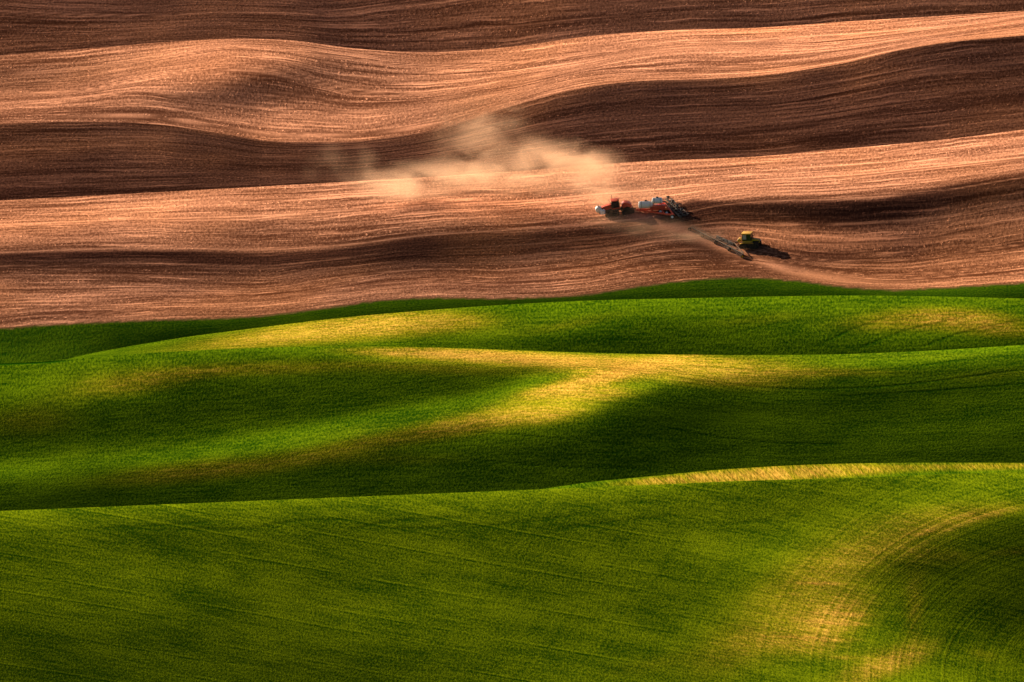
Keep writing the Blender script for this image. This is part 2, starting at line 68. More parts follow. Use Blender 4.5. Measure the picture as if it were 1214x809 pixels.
 (15, 34, [876.5,870.9,865.3,859.7,854.7,850.4,847.5,847.2,848.4,849.5,846.1,839.3,838.3,844.8,854.5,863.5,870.3,880.2,890.7,887.1,877.5,872.1,871.7,873.9,877.2,881.7,887.9,896.5,908.0,919.9,929.6,933.2,925.3,911.6,880.7,875.0,869.3,864.0,859.6,856.4,854.9,855.3,857.1,861.3,864.5,860.6,858.3,861.6,866.8,871.1,876.8,887.3,902.8,906.6,901.4,897.7,898.2,901.4,906.1,910.3,913.3,915.7,922.0,930.3,937.0,937.9,926.9,911.8,884.8,878.9,873.1,868.1,864.5,862.4,862.3,863.2,866.4,873.9,882.9,883.0,878.7,876.9,877.0,877.6,883.4,895.6,914.9,927.8,927.7,924.4,924.8,928.8,934.8,938.9,938.5,934.4,935.1,940.0,943.4,940.7,928.7,913.1,889.1,882.8,877.0,872.6,870.3,869.8,871.5,873.2,877.7,887.9,898.3,900.3,896.1,889.6,885.3,884.3,890.4,906.4,933.4,953.0,956.2,953.0,952.7,956.4,962.3,965.0,960.7,950.9,946.2,947.7,948.3,943.0,930.5,914.8,893.2,886.8,881.3,878.4,878.3,880.9,886.5,890.3,893.9,900.7,907.8,906.9,905.5,899.3,892.7,891.1,899.4,923.3,958.7,982.6,987.2,983.6,982.0,984.0,987.6,987.1,978.5,963.9,955.0,953.6,952.2,945.3,932.2,916.6,896.9,890.9,886.3,885.6,888.0,893.2,902.6,909.6,913.8,912.7,912.6,912.1,910.1,905.9,899.3,900.0,914.8,948.5,989.7,1015.3,1020.2,1015.2,1011.2,1009.8,1009.2,1003.9,991.0,972.9,961.2,958.0,955.3,947.7,934.0,918.5,900.0,894.6,891.6,892.9,896.7,902.3,910.6,919.7,929.0,928.8,918.7,916.1,914.2,911.8,907.1,913.6,938.1,979.9,1023.7,1049.0,1053.0,1045.9,1038.0,1031.8,1025.7,1014.9,998.2,978.1,965.1,961.4,958.2,950.1,935.8,920.2,902.2,897.6,896.1,898.5,902.6,908.3,916.2,926.7,937.9,943.0,933.5,919.2,918.9,917.6,918.3,932.9,966.8,1013.9,1057.7,1081.2,1083.3,1072.9,1060.0,1048.2,1036.4,1021.0,1002.2,981.1,967.6,964.4,960.9,951.6,937.8,921.7,903.9,900.0,899.8,902.7,906.9,913.1,921.7,933.6,945.3,952.4,949.8,926.7,922.7,924.6,932.7,956.7,997.9,1047.3,1089.1,1109.2,1108.0,1093.2,1074.9,1058.3,1042.3,1024.7,1005.6,984.0,970.4,967.4,963.6,953.6,939.7,923.6,905.1,902.3,903.0,906.3,910.9,917.5,927.2,940.0,952.3,959.2,960.2,937.0,927.7,934.0,949.9,982.6,1028.5,1077.8,1116.1,1131.1,1124.8,1105.1,1082.9,1063.7,1045.9,1027.6,1008.7,987.6,974.3,971.6,966.7,955.7,941.4,925.8,906.0,904.6,906.0,909.5,914.5,921.8,932.6,946.5,959.0,966.2,968.2,950.5,939.2,946.5,969.6,1008.6,1056.8,1104.2,1137.6,1146.1,1133.5,1110.4,1087.0,1067.2,1048.7,1030.0,1010.2,989.9,977.9,975.8,970.0,958.0,942.9,928.0,906.5,906.8,908.8,912.3,917.8,925.7,937.8,952.8,965.4,973.9,977.5,965.8,955.9,963.0,990.5,1032.9,1081.2,1125.6,1153.6,1155.3,1137.9,1113.5,1090.1,1069.8,1050.7,1031.8,1012.2,991.6,980.4,978.6,972.3,959.9,945.1,931.2,907.6,908.8,910.7,914.7,920.6,929.2,942.5,958.5,971.9,982.1,987.8,981.7,975.2,982.0,1010.0,1053.1,1100.3,1141.5,1164.5,1161.1,1141.1,1115.8,1092.1,1071.7,1052.6,1033.6,1014.1,993.4,982.9,981.0,974.3,962.4,948.8,936.1,909.5,910.7,912.5,916.4,922.2,931.2,945.5,962.3,975.9,987.3,996.6,996.7,994.1,999.9,1024.0,1064.9,1111.2,1150.3,1170.3,1164.5,1142.9,1117.5,1093.9,1073.6,1054.5,1035.5,1016.0,995.2,985.7,982.9,976.4,965.9,954.0,942.3,911.3,912.6,914.5,918.5,924.4,932.7,944.9,960.9,976.2,990.7,1003.7,1009.7,1011.4,1017.4,1037.4,1074.1,1118.1,1154.8,1172.4,1166.2,1144.7,1119.6,1095.9,1075.4,1056.3,1037.5,1017.6,997.8,988.1,983.9,978.3,969.8,959.7,949.1]),
 (8, 18, [1224.3,1221.0,1218.1,1216.2,1215.4,1215.7,1214.2,1210.3,1210.2,1214.5,1218.3,1221.5,1225.8,1231.1,1236.6,1241.7,1247.0,1252.7,1238.8,1235.4,1232.3,1230.2,1229.1,1229.9,1231.1,1227.2,1226.3,1230.9,1234.3,1236.2,1240.1,1245.3,1251.1,1256.4,1262.3,1268.7,1252.8,1249.2,1245.9,1243.5,1242.3,1242.9,1245.7,1244.3,1242.7,1245.6,1248.7,1250.3,1253.9,1258.8,1265.0,1271.2,1277.8,1284.7,1265.2,1261.5,1257.9,1255.3,1254.1,1255.4,1258.8,1258.5,1256.9,1258.8,1261.5,1263.1,1266.5,1271.7,1278.3,1285.0,1292.1,1299.2,1275.6,1271.9,1268.3,1265.6,1264.8,1266.7,1269.9,1270.4,1269.1,1270.2,1272.5,1274.2,1277.7,1283.0,1289.8,1296.7,1304.0,1311.2,1283.6,1280.2,1276.7,1274.2,1274.3,1275.9,1278.7,1279.8,1279.0,1279.4,1281.3,1283.3,1286.8,1292.4,1298.7,1305.5,1312.9,1320.2,1289.2,1285.6,1282.2,1279.7,1279.5,1281.4,1284.1,1285.4,1284.7,1284.8,1286.6,1288.7,1292.2,1297.4,1304.2,1310.9,1318.3,1326.2,1294.4,1290.9,1287.6,1284.4,1282.2,1283.2,1285.5,1286.8,1286.7,1287.1,1288.8,1291.1,1294.6,1300.3,1308.7,1316.4,1323.7,1331.4]),
]
U0, U1 = -320.0, 1534.0
def bspl(n, t, d=0):                # uniform cubic B-spline basis on [0, 1]
    t = np.asarray(t, float); m = n-3; x = np.clip(t, 0, 1)*m; i = np.clip(np.floor(x).astype(int), 0, m-1); f = x-i
    if d == 0: c = [(1-f)**3/6, (3*f**3-6*f*f+4)/6, (-3*f**3+3*f*f+3*f+1)/6, f**3/6]
    else: c = [-(1-f)**2/2*m, (3*f*f-4*f)/2*m, (-3*f*f+2*f+1)/2*m, f*f/2*m]
    B = np.zeros((len(t), n)); r = np.arange(len(t))
    for k in range(4): B[r, i+k] += c[k]
    return B
EXPO = 1.5
def soft(a, b, sg, e): return (a+b)/2 + sg*np.sqrt(((a-b)/2)**2 + e*e) - sg*e*.3
class Hill: pass
HILLS = []
def vmap(h, u, tau):
    b, c = h.bot(u), h.crest(u)
    g = 1-(1-tau)**EXPO
    return b + (c-b)*g
front = None
for k, crest in enumerate((C0, C1, C2, C3, C4, C5, C6, C7)):
    h = Hill(); h.crest = crest; h.k = k; HILLS.append(h)
    if k == 0: h.bot = lambda u: 840.0 + 0*np.asarray(u, float)
    else: h.bot = (lambda fr, cr: lambda u: soft(fr(u), cr(u)+1.0, 1, 22.0) + 9.0)(front, crest)
    front = crest if front is None else (lambda fr, cr: lambda u: soft(fr(u), cr(u), -1, 10.0))(front, crest)
    h.nt, h.nu, c = HEIGHTS[k]; h.c = np.array(c).reshape(h.nt, h.nu) + 1800.0
def hill_Y(h, u, tau):
    u = np.asarray(u, float); tau = np.asarray(tau, float)
    return np.einsum('ij,jk,ik->i', bspl(h.nt, tau.ravel()), h.c, bspl(h.nu, (u.ravel()-U0)/(U1-U0))).reshape(u.shape)

# ------------------------------------------------------------------ the fields as one sheet, split at the hidden valleys
uf = np.arange(U0, U1+.1, 2.0)
ucols = np.r_[np.linspace(-9000, U0-160, 26), np.linspace(U0-140, U0-8, 14), uf, np.linspace(U1+8, U1+140, 14), np.linspace(U1+160, 10200, 26)]
uc = np.clip(ucols, U0, U1); NU = len(ucols)
def place(Y, u, v):
    dx, dz = ray(u, v); return np.stack([Y*dx, Y+0*dx, CAMZ+Y*dz], -1)
strips = []                                            # (hill index, u, v, xyz) rows from front to back
prev = None
for h in HILLS:
    k = h.k
    vis = np.median((h.bot(uf)-h.crest(uf))) if k not in (1,) else 30
    nr = int(max(14, vis*.8))
    taus = 1-(1-np.linspace(0, 1, nr))**1.15
    rows = []
    edges = np.zeros_like(uc)
    Yt0 = (hill_Y(h, uc, edges+1e-3)-hill_Y(h, uc, edges))/1e-3
    for t in taus:
        Y = hill_Y(h, uc, edges+t); v = vmap(h, uc, edges+t)
        rows.append((v, place(Y, ucols, v)))
    b, c = h.bot(uc), h.crest(uc)
    Y0 = hill_Y(h, uc, edges)
    p0, p1 = place(Y0, uc, b), place(Y0+Yt0*1e-3, uc, vmap(h, uc, edges+1e-3))
    slope0 = (p1[:, 2]-p0[:, 2])/(p1[:, 1]-p0[:, 1])
    if prev is not None:                               # the dip behind the hill in front, out of sight
        (vA, A, mA) = prev; B = rows[0][1]; L = B[:, 1]-A[:, 1]
        hid = []
        for t in np.linspace(0, 1, 18)[1:-1]:
            z = (2*t**3-3*t*t+1)*A[:, 2]+(t**3-2*t*t+t)*L*mA+(3*t*t-2*t**3)*B[:, 2]+(t**3-t*t)*L*np.clip(slope0, -.1, .3)
            P = A+(B-A)*t; P[:, 2] = z
            hid.append((np.where(t < .5, vA, b), P))
        strips.append((k-1, hid[:8])); strips.append((k, hid[7:]))
    else:                                              # towards the camera the near hill runs down to a plain
        A = rows[0][1]; hid = []
        for s in (60, 140, 260, 420, 640, 900, 1250, 1900, 4000, 9000)[::-1]:
            P = A.copy(); P[:, 1] -= s; P[:, 0] *= 1.0
            P[:, 2] = A[:, 2]*np.exp(-s/600) + (1-np.exp(-s/600))*(-75) - 60*(1-np.exp(-s/200))*np.exp(-s/900) + slope0*0
            hid.append((b+s*.5, P))
        strips.append((0, hid))
    strips.append((k, rows))
    prev = (c, rows[-1][1], ray(uc, c)[1])
A = rows[-1][1]; hid = []
for s in (25, 60, 120, 220, 400, 700, 1200, 2500, 5000, 9000, 16000):
    P = A.copy(); P[:, 0] *= (A[:, 1]+s)/A[:, 1]; P[:, 1] += s
    P[:, 2] = A[:, 2] - .14*220*(1-np.exp(-s/220)) - 0.0*s
    hid.append((c-s*.2, P))
strips.append((7, hid))

def guides(lst):                                       # drill lines: rows of the field follow these curves
    fs = [curve(g) if not callable(g) else g for g in lst[0]]; rs = lst[1]
    def f(u, v):
        V = np.array([g(u) for g in fs])               # top (small v) to bottom
        for i in range(1, len(V)): V[i] = np.maximum(V[i], V[i-1]+1.5)
        r = np.full(u.shape, 0.0)
        r = np.where(v <= V[0], rs[0]+(v-V[0]), r)
        for i in range(len(V)-1):
            m = (v > V[i]) & (v <= V[i+1]); r = np.where(m, rs[i]+(v-V[i])/(V[i+1]-V[i])*(rs[i+1]-rs[i]), r)
        return np.where(v > V[-1], rs[-1]+(v-V[-1]), r)
    return f
G4 = guides(([C4,
  [(0,268),(150,262),(300,258),(405,252),(500,245),(650,238),(700,233),(800,225),(900,215),(1000,210),(1100,200),(1214,188)],
  [(0,302),(100,298),(200,296),(300,299),(400,294),(500,282),(600,275),(700,268),(800,256),(850,246),(900,241),(1000,238),(1100,230),(1214,212)],
  [(0,335),(150,335),(250,338),(320,338),(400,325),(500,315),(600,315),(700,305),(800,290),(850,290),(950,303),(1050,303),(1214,283)],
  [(0,365),(100,362),(200,358),(300,356),(400,345),(500,335),(600,335),(700,328),(800,315),(880,313),(950,320),(1050,329),(1150,322),(1214,312)], BD], [0, 30, 62, 98, 124, 146]))
G6 = guides(([C6, [(0,90),(100,82),(200,68),(290,56),(350,60),(405,68),(490,78),(600,76),(700,65),(800,52),(900,48),(1000,43),(1100,33),(1214,18)],
  [(0,112),(100,107),(150,98),(220,85),(290,80),(350,90),(405,105),(490,110),(607,95),(700,78),(760,64),(810,60),(900,60),(1000,55),(1100,42),(1214,26)],
  [(0,126),(100,117),(160,110),(240,120),(300,128),(405,134),(490,128),(607,108),(700,86),(800,80),(900,78),(1000,66),(1100,48),(1214,33)], C5], [0, 20, 45, 66, 92]))
G5 = guides(([C5, C4], [0, 85]))
G7 = guides(([[(0,13),(140,18),(300,15),(420,16),(480,8),(600,-6),(800,-15),(1214,-40)], C6], [0, 36]))
GBD = guides(([BD, C3], [0, 30]))
G3 = guides(([C3, C2], [0, 50]))
G2 = guides(([C2, [(0,490),(150,478),(300,470),(450,455),(600,440),(700,437),(800,448),(900,462),(1050,460),(1214,448)],
   [(0,552),(100,545),(200,538),(300,528),(430,512),(560,500),(650,492),(720,494),(820,504),(950,512),(1100,505),(1214,498)], C0], [0, 42, 98, 165]))
def rows_of(k, u, v):
    if k == 7: return G7(u, v)
    if k == 6: return G6(u, v)
    if k == 5: return G5(u, v)
    if k == 4: return np.where(v < BD(u), G4(u, v), GBD(u, v))
    if k == 3: return G3(u, v)
    if k == 2: return G2(u, v)
    if k == 1: return (u+ (v-560)*-1.2)*.5
    return v - .135*u - .000035*u*u - 6*np.sin((u-200)/240)
def blobs(lst, u, v):
    m = np.zeros(u.shape)
    for (bu, bv, ru, rv, sl, a) in lst:
        du = u-bu; dv = v-bv-sl*du; m = m + a*np.exp(-((du/(1.25*ru))**2+(dv/(1.25*rv))**2)) - m*a*np.exp(-((du/(1.25*ru))**2+(dv/(1.25*rv))**2))
    return m
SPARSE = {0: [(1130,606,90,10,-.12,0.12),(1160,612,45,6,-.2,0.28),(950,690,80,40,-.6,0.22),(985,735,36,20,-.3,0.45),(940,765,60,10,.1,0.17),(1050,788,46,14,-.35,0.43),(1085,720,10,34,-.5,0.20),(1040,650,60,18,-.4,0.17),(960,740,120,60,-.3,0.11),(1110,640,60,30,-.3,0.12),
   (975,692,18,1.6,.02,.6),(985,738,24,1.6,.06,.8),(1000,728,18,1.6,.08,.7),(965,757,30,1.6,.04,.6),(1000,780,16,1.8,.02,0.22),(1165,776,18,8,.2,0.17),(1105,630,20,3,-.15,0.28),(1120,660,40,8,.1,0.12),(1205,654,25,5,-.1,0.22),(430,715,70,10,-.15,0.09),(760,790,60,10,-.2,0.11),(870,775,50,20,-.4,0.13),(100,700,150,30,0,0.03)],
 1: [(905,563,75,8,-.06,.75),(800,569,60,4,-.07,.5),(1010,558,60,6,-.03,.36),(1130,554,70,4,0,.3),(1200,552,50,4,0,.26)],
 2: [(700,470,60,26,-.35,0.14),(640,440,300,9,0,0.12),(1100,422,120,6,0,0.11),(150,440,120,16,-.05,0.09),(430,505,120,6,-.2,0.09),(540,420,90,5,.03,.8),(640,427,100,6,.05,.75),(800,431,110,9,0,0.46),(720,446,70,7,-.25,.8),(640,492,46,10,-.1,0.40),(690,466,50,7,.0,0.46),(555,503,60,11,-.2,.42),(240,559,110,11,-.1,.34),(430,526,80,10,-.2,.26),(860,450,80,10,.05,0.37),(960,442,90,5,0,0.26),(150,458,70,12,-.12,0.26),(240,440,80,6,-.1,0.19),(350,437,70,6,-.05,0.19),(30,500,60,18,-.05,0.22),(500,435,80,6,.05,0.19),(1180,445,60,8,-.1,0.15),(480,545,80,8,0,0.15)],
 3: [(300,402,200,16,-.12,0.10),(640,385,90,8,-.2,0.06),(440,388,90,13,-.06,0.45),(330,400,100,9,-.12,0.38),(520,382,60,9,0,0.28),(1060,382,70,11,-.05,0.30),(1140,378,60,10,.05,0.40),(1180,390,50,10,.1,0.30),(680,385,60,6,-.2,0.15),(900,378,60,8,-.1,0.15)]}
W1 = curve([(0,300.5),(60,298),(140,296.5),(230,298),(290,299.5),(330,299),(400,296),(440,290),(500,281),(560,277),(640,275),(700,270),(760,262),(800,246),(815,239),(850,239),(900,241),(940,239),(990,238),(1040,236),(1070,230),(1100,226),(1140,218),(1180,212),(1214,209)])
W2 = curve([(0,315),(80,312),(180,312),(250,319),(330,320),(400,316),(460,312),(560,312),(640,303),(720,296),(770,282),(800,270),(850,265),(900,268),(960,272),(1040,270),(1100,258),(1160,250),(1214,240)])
def worked_shade_of(k, u, v):                                # turned, moist soil, and shade painted as the same darkening
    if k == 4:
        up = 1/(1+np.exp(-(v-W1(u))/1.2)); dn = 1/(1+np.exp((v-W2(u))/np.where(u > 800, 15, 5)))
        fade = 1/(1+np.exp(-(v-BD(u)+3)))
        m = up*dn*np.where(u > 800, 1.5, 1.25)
        return np.maximum(m, blobs([(1050,292,200,28,-.08,.8),(930,294,70,13,.12,.4),(560,293,150,13,-.09,.6)], u, v))  # turned soil; the small patch beside the crawler is painted shade
    if k == 5: return 0.70+0*u  # whole slope darkened: its shade painted into the soil colour
    if k == 7: return 0.58+0*u  # top hill evenly darker
    if k == 6: return blobs([(908,48,18,5,0,.35),(320,108,45,12,.1,.3)], u, v)  # small dark smudge, then painted shade on the lobe's unlit side
    return 0*u
TRACKS = {4: [(28.5,.8,1),(31.2,.7,.8),(12,.7,.5),(20,.6,.35),(60,.9,.8),(77,.8,.6),(90,.7,.4),(104,.7,.6),(113,.7,.5),(121,.7,.5),(127,.8,.5),(135,.8,.4)],
 6: [(18.8,.8,.9),(21.2,.7,.8),(44,.8,.8),(46.5,.7,.6),(66,.8,.7),(85,.7,.8),(87,.7,.6),(34,.7,.4),(56,.7,.4)],
 5: [(18,.7,.25),(40,.8,.3),(56,.7,.25),(68,.8,.35)], 7: [(0,1,.8),(2.5,.7,.4),(12,.8,.5),(22,.8,.4),(28,.7,.3)]}
DX = 0.21                                              # metres of field per step of the row tables
LOOSE = curve([(700,247),(760,258),(800,271),(850,289),(880,301),(920,316),(1000,332),(1100,340)])
MARKS = {0: [([(110,627),(180,624),(260,618)],2.1,0.42),([(235,627),(300,627),(345,619),(420,616)],2.2,0.48),([(285,628),(330,625),(350,617)],2.1,0.36),([(420,628),(440,623),(480,617),(560,613)],2.8,0.48),([(430,626),(500,627),(570,622)],2.2,0.42),([(550,627),(600,622),(680,612)],2.8,0.36),([(660,628),(720,620),(800,612)],2.8,0.36),
   ([(690,600),(800,594),(960,590)],2.8,0.21),([(0,632),(150,628),(330,630)],1.7,0.30),([(860,622),(900,618),(940,620)],2.8,0.36),([(850,628),(880,630)],2.8,0.30),([(150,606),(400,602),(600,595)],1.7,0.18)],
 2: [([(-300,434),(0,432),(40,430.5),(76,428)],1.0,2.2),([(800,447),(860,455),(930,461),(1020,460),(1110,452),(1214,438)],1.3,.6),([(780,505),(850,518),(920,525),(1000,527)],1.3,.6),([(1090,434),(1150,426),(1214,421)],1.2,.6),([(900,440),(1000,441),(1080,436)],1.2,.4),([(1000,470),(1100,464),(1214,455)],1.2,.45),([(560,545),(650,553),(760,556)],1.2,.5),([(160,436),(240,452),(320,466)],1.2,.35),([(250,428),(320,440),(420,452)],1.2,.35),([(560,512),(660,520),(760,530)],1.1,.4)],
 3: [([(978,406),(1010,391),(1060,374)],1.3,.7),([(1018,413),(1065,395),(1137,377)],1.3,.75),([(1095,410),(1147,393),(1214,380)],1.3,.75),([(1050,377),(1140,372),(1214,362)],1,.4),([(860,397),(920,384),(970,378)],1.1,.4)],
 1: [([(846,569),(858,562),(864,556)],3,.0)]}
JAG = np.interp(np.arange(-400, 1600, 1.0), np.arange(-400, 1600, 5.0), rng.normal(0, .3, 400))
def field_mesh(name, k, part, matl):
    allr = [(v, P) for (kk, rr) in strips if kk == k for (v, P) in rr]
    vv = np.array([r[0] for r in allr]); PP = np.array([r[1] for r in allr]); UU = np.broadcast_to(ucols, vv.shape)
    nr = len(vv)
    me = bpy.data.meshes.new(name)
    idx = np.arange(nr*NU).reshape(nr, NU)
    q = np.stack([idx[:-1, :-1], idx[:-1, 1:], idx[1:, 1:], idx[1:, :-1]], -1).reshape(-1, 4)
    me.vertices.add(nr*NU); me.vertices.foreach_set('co', PP.astype(np.float32).ravel())
    me.loops.add(q.size); me.loops.foreach_set('vertex_index', q.astype(np.int32).ravel())
    me.polygons.add(len(q)); me.polygons.foreach_set('loop_start', np.arange(0, q.size, 4, dtype=np.int32)); 
    me.polygons.foreach_set('use_smooth', np.ones(len(q), bool))
    me.update(calc_edges=True)
    uu, v2 = UU.astype(float), vv.astype(float)
    def attr(nm, a): me.attributes.new(nm, 'FLOAT', 'POINT').data.foreach_set('value', a.astype(np.float32).ravel())
    attr('along', uu*DX); attr('across', rows_of(k, uu, v2)*DX)
    if k in MARKS:
        mk = 0*uu
        for (pl, w_, am) in MARKS[k]:
            x0, x1 = pl[0][0], pl[-1][0]; mk = np.maximum(mk, am*np.exp(-((v2-curve(pl)(uu))/w_)**2)/(1+np.exp(-(uu-x0)/6))/(1+np.exp((uu-x1)/6)))
        attr('mark', mk)
    attr('sparse', blobs(SPARSE.get(k, []), uu, v2)); attr('worked_shade', worked_shade_of(k, uu, v2))
    r = rows_of(k, uu, v2); tr = 0*uu
    for (r0, wd, am) in TRACKS.get(k, []): tr = np.maximum(tr, am*np.exp(-((r-r0)/wd)**2))
    if k == 4:
        tr = np.maximum(tr, .8*np.exp(-((v2-LOOSE(uu))/(6+5*np.clip((900-uu)/140, 0, 1)))**2)/(1+np.exp(-(uu-745)/12))/(1+np.exp((uu-1040)/40)))
        tr = tr*(v2 < BD(uu))
    attr('track', tr); 
    if k == 0:
        cx, cy = 1330, 800
        attr('arc', np.sqrt(((uu-cx)*.62)**2+((v2-cy)*1.0)**2)*DX)
        attr('arcw', 1/(1+np.exp(-(uu-930+(v2-640)*.3)/50)))
    else:
        attr('arc', 0*uu); attr('arcw', 0*uu)
    if k == 4:
        g = (v2 > BD(uu)); attr('green', 1/(1+np.exp(-(v2-BD(uu)-np.interp(uu, np.arange(-400, 1600, 1.0), JAG))/.3)))
    o = bpy.data.objects.new(name, me); col.objects.link(o); me.materials.append(matl)
    o['kind'] = 'structure'
    return o
def ground(k, u, v):                                   # the spot on a hill that lies at (u, v)
    h = HILLS[k]; b, c = float(h.bot(u)), float(h.crest(u)); g = (v-b)/(c-b); tau = 1-(1-g)**(1/EXPO)
    Y = float(hill_Y(h, np.array([u]), np.array([tau]))[0]); return Vector(place(np.array([Y]), np.array([float(u)]), np.array([float(v)]))[0])

# ------------------------------------------------------------------ materials
class NT:
    def __init__(s, name):
        s.m = bpy.data.materials.new(name); s.m.use_nodes = True; s.t = s.m.node_tree; s.b = s.t.nodes['Principled BSDF']
    def n(s, typ, **kw):
        nd = s.t.nodes.new(typ)
        for k_, v_ in kw.items():
            if hasattr(nd, k_): setattr(nd, k_, v_)
            else: s.inp(nd, k_, v_)
        return nd
    def inp(s, nd, key, val):
        sock = nd.inputs[key] if not isinstance(key, str) or key in nd.inputs else nd.inputs[key.replace('_', ' ')]
        if hasattr(val, 'is_linked') or hasattr(val, 'links'): s.t.links.new(val, sock)
        else: sock.default_value = val
    def math(s, op, a, b=0.0, c=None, clamp=False):
        nd = s.t.nodes.new('ShaderNodeMath'); nd.operation = op; nd.use_clamp = clamp
        s.inp(nd, 0, a); s.inp(nd, 1, b)
        if c is not None: s.inp(nd, 2, c)
        return nd.outputs[0]
    def attr(s, nm): return s.n('ShaderNodeAttribute', attribute_name=nm).outputs['Fac']
    def vec(s, x, y, z=0.0):
        nd = s.t.nodes.new('ShaderNodeCombineXYZ'); s.inp(nd, 0, x); s.inp(nd, 1, y); s.inp(nd, 2, z); return nd.outputs[0]
    def noise(s, v, scale=1.0, detail=3.0, rough=.55, dist=0.0):
        nd = s.t.nodes.new('ShaderNodeTexNoise'); s.inp(nd, 'Vector', v); nd.inputs['Scale'].default_value = scale
        nd.inputs['Detail'].default_value = detail; nd.inputs['Roughness'].default_value = rough; nd.inputs['Distortion'].default_value = dist
        return nd.outputs[0]
    def step(s, x, a, b, lo=0.0, hi=1.0):
        nd = s.t.nodes.new('ShaderNodeMapRange'); nd.interpolation_type = 'SMOOTHSTEP'; s.inp(nd, 0, x)
        nd.inputs[1].default_value = a; nd.inputs[2].default_value = b; nd.inputs[3].default_value = lo; nd.inputs[4].default_value = hi; return nd.outputs[0]
    def mix(s, f, a, b):
        nd = s.t.nodes.new('ShaderNodeMix'); nd.data_type = 'RGBA'
        s.inp(nd, 0, f); s.inp(nd, 6, (*a, 1) if isinstance(a, tuple) else a); s.inp(nd, 7, (*b, 1) if isinstance(b, tuple) else b); return nd.outputs[2]
    def bump(s, h, dist=1.0, strength=1.0):
        nd = s.t.nodes.new('ShaderNodeBump'); s.inp(nd, 'Height', h); nd.inputs['Distance'].default_value = dist; nd.inputs['Strength'].default_value = strength; return nd.outputs[0]
def soil_graph(t):
    al, ac = t.attr('along'), t.attr('across')
    wob = t.noise(t.vec(t.math('MULTIPLY', al, .03), t.math('MULTIPLY', ac, .1)), 1, 3)
    ac2 = t.math('ADD', ac, t.math('MULTIPLY', t.math('SUBTRACT', wob, .5), 2.2))
    m = lambda fa, fb, sd, det, ro, dist=0.0: t.noise(t.vec(t.math('MULTIPLY', al, fa), t.math('MULTIPLY', ac2, fb), sd), 1, det, ro, dist)
    n1 = m(.008, .30, 0.0, 4, .6)                                # broad bands along the passes
    n2 = m(.04, 2.1, 3.0, 5, .75)                              # furrow lines
    n5 = m(.018, 1.05, 13.0, 4, .7)
    n3 = t.noise(t.vec(t.math('MULTIPLY', al, 1.7), t.math('MULTIPLY', ac, 2.1), 7.0), 1, 3, .75)   # clods
    n4 = t.noise(t.vec(t.math('MULTIPLY', al, .03), t.math('MULTIPLY', ac, .09), 9.0), 1, 3, .5)
    ps = m(.004, .20, 81.0, 2, .5)
    cl = t.noise(t.vec(t.math('MULTIPLY', al, 1.2), t.math('MULTIPLY', ac, 2.4), 17.0), 1, 1, .5)
    clod = t.math('MULTIPLY', t.step(cl, .62, .70), t.step(n5, .44, .58))
    w4 = t.step(n4, .35, .62, .45, 1.25)
    sc = lambda x, k_: t.math('MULTIPLY', t.math('SUBTRACT', x, .5), k_)
    val = t.math('ADD', .31, t.math('MULTIPLY', t.math('ADD', sc(n2, 1.4), sc(n5, .6)), w4))
    val = t.math('ADD', val, sc(n3, 1.15))
    val = t.math('ADD', val, sc(n1, .6))
    val = t.math('ADD', val, sc(t.step(ps, .45, .51), .16))
    val = t.math('ADD', val, t.math('MULTIPLY', t.step(n2, .57, .62), .36))
    val = t.math('ADD', val, t.math('MULTIPLY', t.step(n5, .44, .38), -.08))
    val = t.step(val, .0, 1.0)
    trk = t.math('MULTIPLY', t.attr('track'), t.step(t.noise(t.vec(t.math('MULTIPLY', al, .05), t.math('MULTIPLY', ac, .4), 31.0), 1, 4, .7), .30, .50))
    val = t.math('MAXIMUM', val, t.math('MULTIPLY', clod, .95))
    val = t.math('MAXIMUM', val, t.math('MULTIPLY', trk, t.step(n3, .3, .7, .72, 1.1)))
    dry = t.mix(val, (.095, .034, .018), (.74, .345, .205))
    wet_shade = t.mix(val, (.022, .0082, .0060), (.19, .076, .046))  # moist soil colour, also used for the painted shade
    wk = t.attr('worked_shade')
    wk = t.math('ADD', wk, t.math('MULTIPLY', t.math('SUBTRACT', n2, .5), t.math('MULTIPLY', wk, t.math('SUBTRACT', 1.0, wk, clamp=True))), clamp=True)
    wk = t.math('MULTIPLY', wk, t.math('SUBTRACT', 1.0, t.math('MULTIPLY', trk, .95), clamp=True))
    c = t.mix(wk, dry, wet_shade)
    hue = t.noise(t.vec(t.math('MULTIPLY', al, .018), t.math('MULTIPLY', ac, .05), 23.0), 1, 2)
    c = t.mix(t.step(hue, .4, .65, 0, .5), c, t.mix(val, (.11, .036, .013), (.76, .325, .15)))
    c = t.mix(t.step(t.attr('worked_shade'), 1.0, 1.5, 0, .62), c, (.012, .0055, .0045))  # turned band deepened past moist: its low light also painted in
    h = t.math('ADD', t.math('MULTIPLY', n2, .13), t.math('MULTIPLY', n3, .07))
    h = t.math('ADD', h, t.math('MULTIPLY', n5, .10))
    h = t.math('ADD', h, t.math('MULTIPLY', clod, .12))
    return c, h
